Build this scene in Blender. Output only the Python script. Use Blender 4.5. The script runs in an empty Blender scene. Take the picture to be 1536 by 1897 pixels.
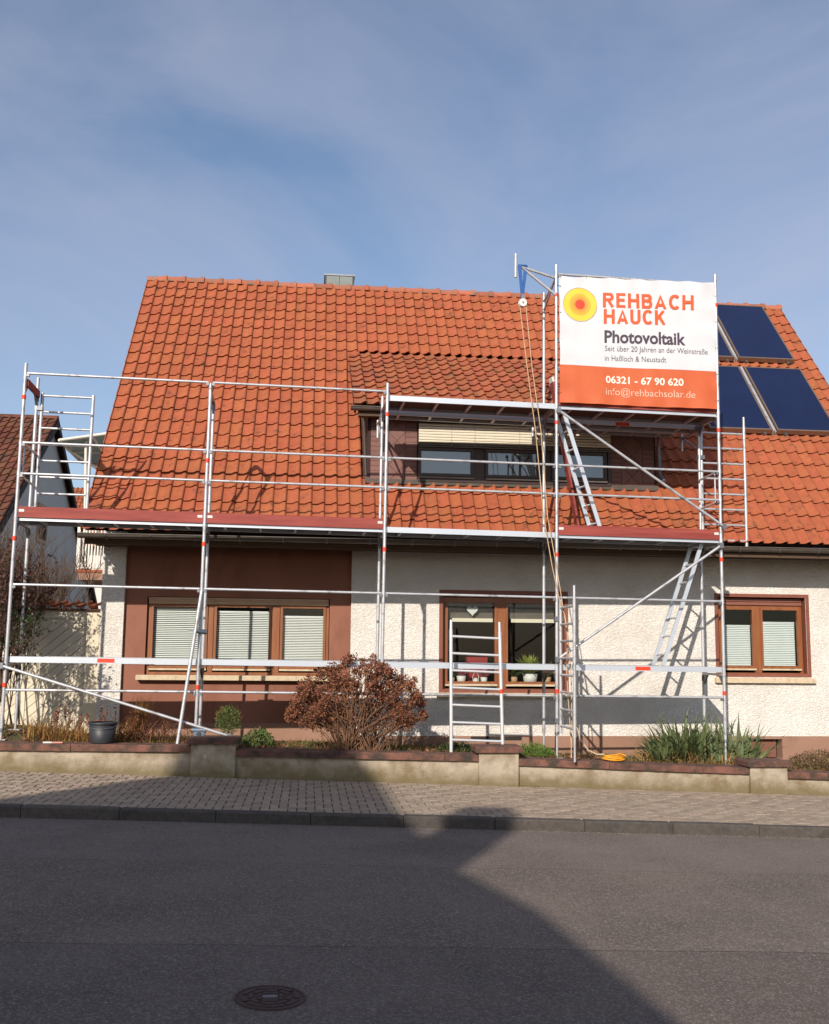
import bpy, math, random
from mathutils import Vector, Matrix, noise
R_ = math.radians
random.seed(7)
scene = bpy.context.scene
col = scene.collection

# ------------------------------------------------------------------ camera
CAM = Vector((4.0765, -14.2238, 0.5107))
YAW, PITCH, ROLL = R_(6.0), R_(7.264), R_(0.55)
fw = Vector((math.sin(YAW)*math.cos(PITCH), math.cos(YAW)*math.cos(PITCH), math.sin(PITCH)))
r0 = Vector((math.cos(YAW), -math.sin(YAW), 0)); u0 = r0.cross(fw)
rt = math.cos(ROLL)*r0 + math.sin(ROLL)*u0
up = -math.sin(ROLL)*r0 + math.cos(ROLL)*u0
cd = bpy.data.cameras.new('camera'); cam = bpy.data.objects.new('camera', cd); col.objects.link(cam)
m3 = Matrix((rt, up, -fw)).transposed()
cam.matrix_world = Matrix.Translation(CAM) @ m3.to_4x4()
cd.sensor_fit = 'HORIZONTAL'; cd.sensor_width = 36; cd.lens = 1850/1536*36
cd.shift_y = 21.5/1536; cd.clip_start = 0.1; cd.clip_end = 2000
scene.camera = cam

# ------------------------------------------------------------------ sky and sun
SUN = Vector((0.445, 1.0, -0.535)).normalized()
elev = math.asin(-SUN.z)
azim = math.atan2(-SUN.x, -SUN.y)            # direction towards the sun, clockwise from +Y
w = bpy.data.worlds.new('World'); scene.world = w; w.use_nodes = True
nt = w.node_tree; nt.nodes.clear()
out = nt.nodes.new('ShaderNodeOutputWorld'); bg = nt.nodes.new('ShaderNodeBackground')
sky = nt.nodes.new('ShaderNodeTexSky'); sky.sky_type = 'NISHITA'; sky.sun_disc = False
sky.sun_elevation = elev; sky.sun_rotation = azim; sky.altitude = 150
sky.air_density = 1.0; sky.dust_density = 1.2; sky.ozone_density = 2.2
bg.inputs['Strength'].default_value = 0.124
tc = nt.nodes.new('ShaderNodeTexCoord'); mp = nt.nodes.new('ShaderNodeMapping')
mp.inputs['Scale'].default_value = (1.1, 1.0, 2.2); mp.inputs['Rotation'].default_value = (0.25, 0.5, 0.35); mp.inputs['Location'].default_value = (4.22, -4.0, 1.29)
nz = nt.nodes.new('ShaderNodeTexNoise'); nz.inputs['Scale'].default_value = 1.9
nz.inputs['Detail'].default_value = 9; nz.inputs['Roughness'].default_value = 0.56; nz.inputs['Distortion'].default_value = 0.5
rp = nt.nodes.new('ShaderNodeValToRGB'); rp.color_ramp.elements[0].position = 0.32; rp.color_ramp.elements[1].position = 0.95
rp.color_ramp.elements[0].color = (0.03, 0.03, 0.03, 1); rp.color_ramp.elements[1].color = (0.8, 0.8, 0.8, 1)
mx = nt.nodes.new('ShaderNodeMixRGB'); mx.inputs[2].default_value = (4.2, 4.2, 5.1, 1)
nt.links.new(tc.outputs['Generated'], mp.inputs[0]); nt.links.new(mp.outputs[0], nz.inputs['Vector'])
nt.links.new(nz.outputs['Fac'], rp.inputs[0]); nt.links.new(rp.outputs[0], mx.inputs[0])
nt.links.new(sky.outputs[0], mx.inputs[1]); nt.links.new(mx.outputs[0], bg.inputs['Color'])
nt.links.new(bg.outputs[0], out.inputs['Surface'])
sl = bpy.data.lights.new('sun', 'SUN'); sl.energy = 4.4; sl.angle = R_(0.53); sl.color = (1.0, 0.915, 0.81)
so = bpy.data.objects.new('sun', sl); col.objects.link(so)
so.rotation_euler = SUN.to_track_quat('-Z', 'Y').to_euler(); so.location = (-8, -30, 22)
vs = scene.view_settings
vs.view_transform = 'Standard'; vs.look = 'None'; vs.exposure = 0.16; vs.gamma = 1.0
scene.cycles.max_bounces = 8; scene.cycles.transparent_max_bounces = 12
scene.cycles.caustics_reflective = False; scene.cycles.caustics_refractive = False

# ------------------------------------------------------------------ helpers
def lin(h):
    v = [int(h[i:i+2], 16)/255 for i in (0, 2, 4)]
    return tuple((c/12.92 if c <= .04045 else ((c+.055)/1.055)**2.4) for c in v)

MATS = {}
def mat(name, c1, c2=None, rough=.7, metal=0., vscale=6., bump=0., bscale=60., stretch=(1,1,1),
        rnd=0., spec=.5, c3=None, s3=1.2, p3=(.5,.7), detail=6, attr=False, bstretch=(1,1,1), bdetail=5, hue=0., trans=0.):
    """procedural surface: two tones mixed by noise in world space, optional blotches (c3), per-piece tone shift, bump"""
    m = bpy.data.materials.new(name); m.use_nodes = True; t = m.node_tree; N = t.nodes; L = t.links
    b = N['Principled BSDF']; b.inputs['Roughness'].default_value = rough; b.inputs['Metallic'].default_value = metal
    b.inputs['Specular IOR Level'].default_value = spec
    g = N.new('ShaderNodeNewGeometry'); mp = N.new('ShaderNodeMapping'); mp.inputs['Scale'].default_value = stretch
    L.new(g.outputs['Position'], mp.inputs[0])
    nz = N.new('ShaderNodeTexNoise'); nz.inputs['Scale'].default_value = vscale; nz.inputs['Detail'].default_value = detail
    nz.inputs['Roughness'].default_value = .62
    L.new(mp.outputs[0], nz.inputs['Vector'])
    rp = N.new('ShaderNodeValToRGB'); rp.color_ramp.elements[0].position = .32; rp.color_ramp.elements[1].position = .68
    rp.color_ramp.elements[0].color = (*c1, 1); rp.color_ramp.elements[1].color = (*(c2 or c1), 1)
    L.new(nz.outputs['Fac'], rp.inputs[0]); c = rp.outputs[0]
    if c3:
        n3 = N.new('ShaderNodeTexNoise'); n3.inputs['Scale'].default_value = s3; n3.inputs['Detail'].default_value = 7
        n3.inputs['Roughness'].default_value = .65; L.new(mp.outputs[0], n3.inputs['Vector'])
        r3 = N.new('ShaderNodeValToRGB'); r3.color_ramp.elements[0].position = p3[0]; r3.color_ramp.elements[1].position = p3[1]
        L.new(n3.outputs['Fac'], r3.inputs[0])
        x = N.new('ShaderNodeMixRGB'); x.inputs[2].default_value = (*c3, 1); L.new(r3.outputs[0], x.inputs[0]); L.new(c, x.inputs[1]); c = x.outputs[0]
    if rnd or hue:
        oi = N.new('ShaderNodeObjectInfo'); s = oi.outputs['Random']
        if attr:
            at = N.new('ShaderNodeAttribute'); at.attribute_name = 'tone'
            ad = N.new('ShaderNodeMath'); ad.operation = 'ADD'; L.new(s, ad.inputs[0]); L.new(at.outputs['Fac'], ad.inputs[1])
            fr = N.new('ShaderNodeMath'); fr.operation = 'FRACT'; L.new(ad.outputs[0], fr.inputs[0]); s = fr.outputs[0]
        mr = N.new('ShaderNodeMapRange'); mr.inputs['To Min'].default_value = 1-rnd; mr.inputs['To Max'].default_value = 1+rnd
        L.new(s, mr.inputs['Value'])
        hs = N.new('ShaderNodeHueSaturation'); L.new(c, hs.inputs['Color']); L.new(mr.outputs[0], hs.inputs['Value'])
        if hue:
            m7 = N.new('ShaderNodeMath'); m7.operation = 'MULTIPLY'; m7.inputs[1].default_value = 7.31; L.new(s, m7.inputs[0])
            f7 = N.new('ShaderNodeMath'); f7.operation = 'FRACT'; L.new(m7.outputs[0], f7.inputs[0])
            h7 = N.new('ShaderNodeMapRange'); h7.inputs['To Min'].default_value = .5-hue; h7.inputs['To Max'].default_value = .5+hue
            L.new(f7.outputs[0], h7.inputs['Value']); L.new(h7.outputs[0], hs.inputs['Hue'])
        c = hs.outputs[0]
    L.new(c, b.inputs['Base Color'])
    if bump:
        mb = N.new('ShaderNodeMapping'); mb.inputs['Scale'].default_value = bstretch; L.new(g.outputs['Position'], mb.inputs[0])
        nb = N.new('ShaderNodeTexNoise'); nb.inputs['Scale'].default_value = bscale; nb.inputs['Detail'].default_value = bdetail
        L.new(mb.outputs[0], nb.inputs['Vector'])
        bp = N.new('ShaderNodeBump'); bp.inputs['Strength'].default_value = 1.0; bp.inputs['Distance'].default_value = bump
        L.new(nb.outputs['Fac'], bp.inputs['Height']); L.new(bp.outputs[0], b.inputs['Normal'])
    if trans:
        td = N.new('ShaderNodeBsdfTranslucent'); L.new(c, td.inputs['Color'])
        ms = N.new('ShaderNodeMixShader'); ms.inputs[0].default_value = trans
        L.new(b.outputs[0], ms.inputs[1]); L.new(td.outputs[0], ms.inputs[2]); L.new(ms.outputs[0], N['Material Output'].inputs['Surface'])
    MATS[name] = m
    return m

class MB:
    """collects shapes in world coordinates; build() links them as ONE mesh object"""
    def __init__(s): s.v = []; s.f = []; s.sm = []; s.tone = []
    def add(s, vs, fs, smooth=False, tone=None):
        o = len(s.v); s.v += [tuple(v) for v in vs]; s.f += [tuple(i+o for i in f) for f in fs]; s.sm += [smooth]*len(fs)
        s.tone += [0.5 if tone is None else tone]*len(vs); return s
    def box(s, a, b, M=None, tone=None):
        x0, y0, z0 = a; x1, y1, z1 = b
        v = [(x0,y0,z0),(x1,y0,z0),(x1,y1,z0),(x0,y1,z0),(x0,y0,z1),(x1,y0,z1),(x1,y1,z1),(x0,y1,z1)]
        if M: v = [M(*p) for p in v]
        return s.add(v, [(0,3,2,1),(4,5,6,7),(0,1,5,4),(1,2,6,5),(2,3,7,6),(3,0,4,7)], tone=tone)
    def bbox(s, a, b, c=.006, M=None, tone=None):
        """box with chamfered top edges and vertical edges (a worn block)"""
        x0, y0, z0 = a; x1, y1, z1 = b
        v = [(x0,y0,z0),(x1,y0,z0),(x1,y1,z0),(x0,y1,z0),(x0,y0,z1-c),(x1,y0,z1-c),(x1,y1,z1-c),(x0,y1,z1-c),
             (x0+c,y0+c,z1),(x1-c,y0+c,z1),(x1-c,y1-c,z1),(x0+c,y1-c,z1)]
        if M: v = [M(*p) for p in v]
        return s.add(v, [(0,3,2,1),(8,9,10,11),(0,1,5,4),(1,2,6,5),(2,3,7,6),(3,0,4,7),(4,5,9,8),(5,6,10,9),(6,7,11,10),(7,4,8,11)], tone=tone)
    def tube(s, p, q, r, n=10, r2=None, cap=True):
        p = Vector(p); q = Vector(q); d = (q-p).normalized(); r2 = r if r2 is None else r2
        a = d.orthogonal().normalized(); b = d.cross(a); vs = []
        for c, rr in ((p, r), (q, r2)):
            for i in range(n):
                t = 2*math.pi*i/n; vs.append(c + a*math.cos(t)*rr + b*math.sin(t)*rr)
        s.add(vs, [(i, (i+1) % n, n+(i+1) % n, n+i) for i in range(n)], True)
        if cap: s.add(vs, [tuple(range(n-1, -1, -1)), tuple(range(n, 2*n))])
        return s
    def path(s, pts, r, n=6, r2=None):
        pts = [Vector(p) for p in pts]; m = len(pts); r2 = r if r2 is None else r2; vs = []; a = None
        for k, p in enumerate(pts):
            d = (pts[min(k+1, m-1)]-pts[max(k-1, 0)]).normalized()
            if a is None: a = d.orthogonal().normalized()
            a = (a - d*a.dot(d)).normalized(); b = d.cross(a); rr = r+(r2-r)*k/(m-1)
            for i in range(n):
                t = 2*math.pi*i/n; vs.append(p + a*math.cos(t)*rr + b*math.sin(t)*rr)
        fs = [(k*n+i, k*n+(i+1) % n, (k+1)*n+(i+1) % n, (k+1)*n+i) for k in range(m-1) for i in range(n)]
        s.add(vs, fs, True); s.add(vs[:n], [tuple(range(n-1, -1, -1))]); s.add(vs[-n:], [tuple(range(n))]); return s
    def prism(s, poly, ext, smooth=False):
        e = Vector(ext); p = [Vector(a) for a in poly]; n = len(p); vs = p + [a+e for a in p]
        s.add(vs, [tuple(range(n-1, -1, -1)), tuple(range(n, 2*n))]); s.add(vs, [(i, (i+1) % n, n+(i+1) % n, n+i) for i in range(n)], smooth); return s
    def lathe(s, c, prof, n=24):
        vs = []
        for r, z in prof:
            for i in range(n):
                t = 2*math.pi*i/n; vs.append((c[0]+r*math.cos(t), c[1]+r*math.sin(t), c[2]+z))
        k = len(prof)
        return s.add(vs, [(j*n+i, j*n+(i+1) % n, (j+1)*n+(i+1) % n, (j+1)*n+i) for j in range(k-1) for i in range(n)], True)
    def mesh(s, name, m):
        me = bpy.data.meshes.new(name); me.from_pydata(s.v, [], s.f); me.update()
        me.polygons.foreach_set('use_smooth', s.sm)
        if any(t != .5 for t in s.tone):
            a = me.attributes.new('tone', 'FLOAT', 'POINT'); a.data.foreach_set('value', s.tone)
        if m: me.materials.append(m)
        return me
    def build(s, name, m, parent=None, **k):
        return obj(name, s.mesh(name, m), parent, **k)

WORLD = {}
def obj(name, data, parent=None, label=None, cat=None, group=None, kind=None):
    o = bpy.data.objects.new(name, data); col.objects.link(o)
    if parent:
        o.parent = parent; o.matrix_parent_inverse = WORLD[parent.name].inverted()
    WORLD[o.name] = Matrix.Identity(4)
    if label: o['label'] = label
    if cat: o['category'] = cat
    if group: o['group'] = group
    if kind: o['kind'] = kind
    return o
def thing(name, loc, label, cat, group=None):
    o = obj(name, None, None, label, cat, group); o.location = loc; o.empty_display_size = .2
    WORLD[o.name] = Matrix.Translation(Vector(loc)); return o
def inst(name, me, parent, M):
    o = bpy.data.objects.new(name, me); col.objects.link(o)
    o.parent = parent; o.matrix_parent_inverse = WORLD[parent.name].inverted()
    o.matrix_basis = M
    return o

# scaffold frame of reference: u along the facade, d away from the street, z up; slightly out of square with the house
SM = Matrix(((.999557, -.028966, .006910), (.028971, .999580, -.000723), (-.006886, .000923, .999976)))
def S(u, d, z): return SM @ Vector((u, d, z))

GS = .0331; ZP = -1.0946                    # fall of the street to the right, pavement level at x=0
def zp(x): return ZP - GS*x
def zr(x): return zp(x) - .115
def ztop(x):                                # coping top of the garden wall
    if x < 2.85: return -.739-.0125*x
    if x < 6.7: return -.752-.0222*x
    if x < 10.6: return -.672-.0402*x
    return -.76-.035*x
def zg(x, y):                               # garden soil
    q = min(1, max(0, (x+.4)/1.5)); q = 1-q*q*(3-2*q)
    t = min(1, max(0, (y+.12)/.3)); t = t*t*(3-2*t)
    w_ = min(1, max(0, (y-.5)/1.2))
    return ztop(x)-.035+.14*q*t-.05*w_*(1 if x < 5 else 1.6) + .018*t*noise.noise(Vector((x*1.7, y*1.7, 0)))

# ------------------------------------------------------------------ materials
def stucco(name, c1, c2, dist, sc):
    m = mat(name, c1, c2, rough=.92, vscale=2.2, spec=.15, c3=lin('cdc4b8'), s3=.9, p3=(.52,.78))
    t = m.node_tree; N = t.nodes; L = t.links; g = N.new('ShaderNodeNewGeometry')
    mp = N.new('ShaderNodeMapping'); mp.inputs['Scale'].default_value = (1, 1, 1.9); L.new(g.outputs['Position'], mp.inputs[0])
    v = N.new('ShaderNodeTexNoise'); v.inputs['Scale'].default_value = sc; v.inputs['Detail'].default_value = 3.5; v.inputs['Distortion'].default_value = .6
    L.new(mp.outputs[0], v.inputs['Vector'])
    rp = N.new('ShaderNodeValToRGB'); rp.color_ramp.elements[0].position = .36; rp.color_ramp.elements[1].position = .56; L.new(v.outputs['Fac'], rp.inputs[0])
    bp = N.new('ShaderNodeBump'); bp.inputs['Distance'].default_value = dist; L.new(rp.outputs[0], bp.inputs['Height'])
    L.new(bp.outputs[0], N['Principled BSDF'].inputs['Normal'])
    return m
M_STUC = stucco('white_rough_plaster', lin('ded7ce'), lin('e7e1d9'), .0075, 30)
M_BROWN = mat('brown_smooth_plaster', lin('885b4a'), lin('936453'), rough=.85, vscale=1.4, c3=lin('784f40'), s3=1.3, p3=(.5,.72), stretch=(1,1,.45), bump=.0015, bscale=90, spec=.2)
M_PLINTH = mat('terracotta_plinth_plaster', lin('916e5b'), lin('9c7966'), rough=.9, vscale=1.2, bump=.002, bscale=70, c3=lin('7c5a49'), s3=2, p3=(.55,.75))
M_TILE = mat('clay_roof_tile', lin('985238'), lin('a45e3f'), rough=.85, vscale=9, rnd=.075, hue=.004, attr=True, bump=.002, bscale=80, c3=lin('5e4234'), s3=6.5, p3=(.57,.72), spec=.2)
M_TILE2 = mat('weathered_clay_tile', lin('96543b'), lin('a25f41'), rough=.85, vscale=9, rnd=.1, hue=.006, attr=True, bump=.002, bscale=80, c3=lin('5a4c3c'), s3=4.0, p3=(.52,.72), spec=.25)
M_TILE3 = mat('old_brown_clay_tile', lin('623c2e'), lin('724735'), rough=.85, vscale=9, rnd=.2, hue=.012, attr=True, c3=lin('4c3a30'), s3=2, p3=(.5,.7), spec=.25)
M_RIDGE = mat('mossy_ridge_tile', lin('a5563c'), lin('9a6650'), rough=.9, vscale=12, rnd=.2, c3=lin('6d6455'), s3=6, p3=(.5,.66), bump=.003, bscale=50)
M_UNDER = mat('roof_underlay', lin('4a2c20'), lin('553224'), rough=.9)
M_GUTTER = mat('zinc_brown_gutter', lin('6a625a'), lin('5c534b'), rough=.5, metal=.35, vscale=5)
M_SOFFIT = mat('dark_wood_soffit', lin('4a382c'), lin('58432f'), rough=.8, vscale=14, stretch=(.15,1,1))
M_WOOD = mat('varnished_orange_wood', lin('7c4727'), lin('925a32'), rough=.45, vscale=16, stretch=(1,1,.12))
M_WOODD = mat('red_brown_painted_wood', lin('7a4636'), lin('864f3d'), rough=.6, vscale=10, stretch=(1,1,.2))
M_DARKF = mat('dark_brown_window_frame', lin('3a2620'), lin('33201b'), rough=.45, vscale=10)
M_SHUT = mat('tan_roller_shutter', lin('b08d6c'), lin('ba9876'), rough=.6, vscale=5)
M_SHUTB = mat('brown_roller_shutter', lin('7d4d3c'), lin('875444'), rough=.6, vscale=5)
M_BLIND = mat('pale_venetian_blind', lin('e9eae6'), lin('eeefeb'), rough=.5, vscale=4)
M_PLEAT = mat('pale_pleated_blind', lin('d3dad8'), lin('dae0de'), rough=.8, vscale=4)
M_CREAM = mat('cream_blind_slat', lin('d9d0b8'), lin('dfd7c2'), rough=.45, vscale=4)
M_SILL = mat('cream_stone_sill', lin('cfbda0'), lin('bda98b'), rough=.8, vscale=14, c3=lin('9b8870'), s3=9, p3=(.55,.75))
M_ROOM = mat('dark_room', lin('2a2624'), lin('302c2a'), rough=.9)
M_SKYBLIND = mat('grey_blue_sky_tone_blind', lin('b4c2cc'), lin('bccad3'), rough=.8, vscale=3)  # pale grey-blue takes the tone of sky reflected in the dormer panes
M_SHING = mat('mauve_brown_shingle', lin('6f4c45'), lin('79544c'), rough=.7, rnd=.1, vscale=8)
M_SHINGB = mat('shingle_backing', lin('38221e'), rough=.9)
M_ALU = mat('aluminium_deck', lin('c6ccd4'), lin('d0d5dc'), rough=.4, metal=.45, vscale=7, stretch=(.2,1,1))
M_STEEL = mat('galvanised_steel_tube', lin('bdbdc0'), lin('cbcbce'), rough=.4, metal=.45, vscale=14, c3=lin('85837f'), s3=7, p3=(.52,.7))
M_STEELD = mat('dull_steel_fitting', lin('73777d'), lin('85888d'), rough=.5, metal=.7, vscale=20)
M_PLY = mat('dark_plywood_deck', lin('4b3a33'), lin('3e302b'), rough=.7, vscale=6)
M_REDB = mat('orange_red_tape', lin('e2401c'), lin('d63a1a'), rough=.5)
M_TOE = mat('red_stained_board', lin('7e302a'), lin('9a463b'), rough=.7, vscale=9, stretch=(.12,1,1.6), c3=lin('6f2522'), s3=4, p3=(.62,.72))
M_PLATE = mat('white_plate', lin('cfcfca'), rough=.5)
M_BANW = mat('white_banner_cloth', lin('d9d9dc'), lin('dfdfe2'), rough=.6, vscale=2, trans=.15)
M_BANO = mat('orange_banner_print', lin('cf6238'), lin('d66b3f'), rough=.6, vscale=2, trans=.15)
M_PRINTO = mat('orange_print', lin('d9582c'), rough=.6)
M_PRINTD = mat('dark_plum_print', lin('453a48'), rough=.6)
M_PRINTW = mat('white_print', lin('e6dccf'), rough=.6)
M_YEL = mat('yellow_print', lin('dcc23f'), rough=.6)
M_YEL2 = mat('amber_print', lin('e2a63c'), rough=.6)
M_YEL3 = mat('orange_yellow_print', lin('e5953c'), rough=.6)
M_RED = mat('red_print', lin('d9442c'), rough=.6)
M_BLUE = mat('blue_strap', lin('2c5c9e'), lin('24508c'), rough=.7)
M_ROPE = mat('beige_rope', lin('c9ab8a'), lin('b89a78'), rough=.9, vscale=80)
M_YROPE = mat('yellow_cable', lin('e09a1e'), lin('d68e14'), rough=.5, vscale=20)
M_PANEL = mat('dark_blue_collector_glass', lin('141f3e'), lin('172344'), rough=.25, vscale=1.5, spec=.35)
M_PFRAME = mat('bronze_collector_frame', lin('85705f'), lin('8f7967'), rough=.4, metal=.5, vscale=5)
M_COPE = mat('red_sandstone_coping', lin('7c5548'), lin('684438'), rough=.9, vscale=7, c3=lin('3c332b'), s3=5, p3=(.42,.62), bump=.004, bscale=45, rnd=.12)
M_SOIL = mat('garden_soil', lin('4a3a2a'), lin('5c4a33'), rough=.95, vscale=9, c3=lin('4f5526'), s3=2, p3=(.45,.65), bump=.02, bscale=25)
M_KERB = mat('dark_kerb_stone', lin('544d47'), lin('443e39'), rough=.9, vscale=20, bump=.003, bscale=70, rnd=.12, c3=lin('38332f'), s3=6, p3=(.5,.75))
M_PAVE = mat('brown_grey_paver', lin('948372'), lin('a2907d'), rough=.92, vscale=10, rnd=.13, hue=.008, attr=True, bump=.002, bscale=120, c3=lin('7a6e63'), s3=3, p3=(.55,.8))
M_JOINT = mat('sandy_joint', lin('2e2822'), lin('393128'), rough=.95, vscale=12)
M_IRON = mat('rusty_cast_iron', lin('52403a'), lin('473531'), rough=.8, metal=.1, vscale=18)
M_BUCK = mat('black_plastic_bucket', lin('2b2c2f'), lin('34353a'), rough=.5, vscale=14, c3=lin('4f5050'), s3=20, p3=(.62,.72))
M_GATE = mat('cream_painted_board', lin('d3c7ae'), lin('dcd0b8'), rough=.7, vscale=6, stretch=(1,1,1), rnd=.04)
M_NWALL = mat('grey_white_gable_plaster', lin('d2cac2'), lin('dad3ca'), rough=.9, vscale=1.5)
M_VERGE = mat('dark_verge_board', lin('33241f'), rough=.8)
M_GLASSC = mat('pale_canopy_glass', lin('8fa3a6'), lin('9aaeb0'), rough=.2, vscale=1)
M_WHITEP = mat('white_painted_metal', lin('d8d3ca'), lin('cfc9c0'), rough=.5)
M_LEAFG = mat('green_leaf', lin('4f6032'), lin('6b7a3f'), rough=.6, rnd=.25, attr=True, hue=.03, vscale=20, trans=.2)
M_LEAFD = mat('dark_green_leaf', lin('2f3c22'), lin('3f4e2b'), rough=.55, rnd=.3, attr=True, hue=.03, vscale=20, trans=.15)
M_IRIS = mat('grey_green_blade', lin('566340'), lin('717e50'), rough=.6, rnd=.28, attr=True, hue=.03, vscale=12, trans=.2)
M_DRY = mat('dry_straw', lin('8a6638'), lin('a67f48'), rough=.9, rnd=.35, attr=True, hue=.02, vscale=12, trans=.2)
M_HYD = mat('dried_brown_petal', lin('71452f'), lin('976349'), rough=.85, rnd=.6, attr=True, hue=.015, vscale=12, trans=.2)
M_STEM = mat('brown_stem', lin('70503a'), lin('8a6549'), rough=.9, rnd=.2, attr=True, vscale=12)
M_TWIG = mat('grey_brown_twig', lin('5a4739'), lin('705a48'), rough=.9, vscale=12)
M_GRASS = mat('short_grass', lin('66663a'), lin('827a46'), rough=.8, rnd=.3, attr=True, hue=.03, vscale=6, trans=.2)
M_CLAYW = mat('opposite_house_plaster', lin('c9c0b0'), lin('bfb6a6'), rough=.9)

def wallmat():
    m = mat('stained_render', lin('9d907f'), lin('b3a692'), rough=.92, vscale=5, bump=.006, bscale=55, c3=lin('84735c'), s3=3.2, p3=(.45,.62), detail=10)
    t = m.node_tree; N = t.nodes; L = t.links; b = N['Principled BSDF']; src = b.inputs['Base Color'].links[0].from_socket
    g = N.new('ShaderNodeNewGeometry'); sp = N.new('ShaderNodeSeparateXYZ'); L.new(g.outputs['Position'], sp.inputs[0])
    a = N.new('ShaderNodeMath'); a.operation = 'MULTIPLY_ADD'; a.inputs[1].default_value = GS; a.inputs[2].default_value = -ZP
    L.new(sp.outputs['X'], a.inputs[0])
    h = N.new('ShaderNodeMath'); h.operation = 'ADD'; L.new(a.outputs[0], h.inputs[0]); L.new(sp.outputs['Z'], h.inputs[1])
    nz = N.new('ShaderNodeTexNoise'); nz.inputs['Scale'].default_value = 3.5; nz.inputs['Detail'].default_value = 8; nz.inputs['Roughness'].default_value = .7
    L.new(g.outputs['Position'], nz.inputs['Vector'])
    q = N.new('ShaderNodeMath'); q.operation = 'MULTIPLY_ADD'; q.inputs[1].default_value = -.42; L.new(nz.outputs['Fac'], q.inputs[0]); L.new(h.outputs[0], q.inputs[2])
    r = N.new('ShaderNodeMapRange'); r.inputs['From Min'].default_value = -.17; r.inputs['From Max'].default_value = .03; r.inputs['To Min'].default_value = .85; r.inputs['To Max'].default_value = 0
    L.new(q.outputs[0], r.inputs['Value'])
    x = N.new('ShaderNodeMixRGB'); x.inputs[2].default_value = (*lin('6a5d3c'), 1); L.new(r.outputs[0], x.inputs[0]); L.new(src, x.inputs[1])
    v = N.new('ShaderNodeTexNoise'); v.inputs['Scale'].default_value = 2.4; v.inputs['Detail'].default_value = 9; v.inputs['Roughness'].default_value = .75
    L.new(g.outputs['Position'], v.inputs['Vector'])
    vr = N.new('ShaderNodeValToRGB'); vr.color_ramp.elements[0].position = .66; vr.color_ramp.elements[1].position = .69; L.new(v.outputs['Fac'], vr.inputs[0])
    y = N.new('ShaderNodeMixRGB'); y.inputs[2].default_value = (*lin('cdc1ad'), 1); L.new(vr.outputs[0], y.inputs[0]); L.new(x.outputs[0], y.inputs[1])
    L.new(y.outputs[0], b.inputs['Base Color']); return m
M_WALL = wallmat()

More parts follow.
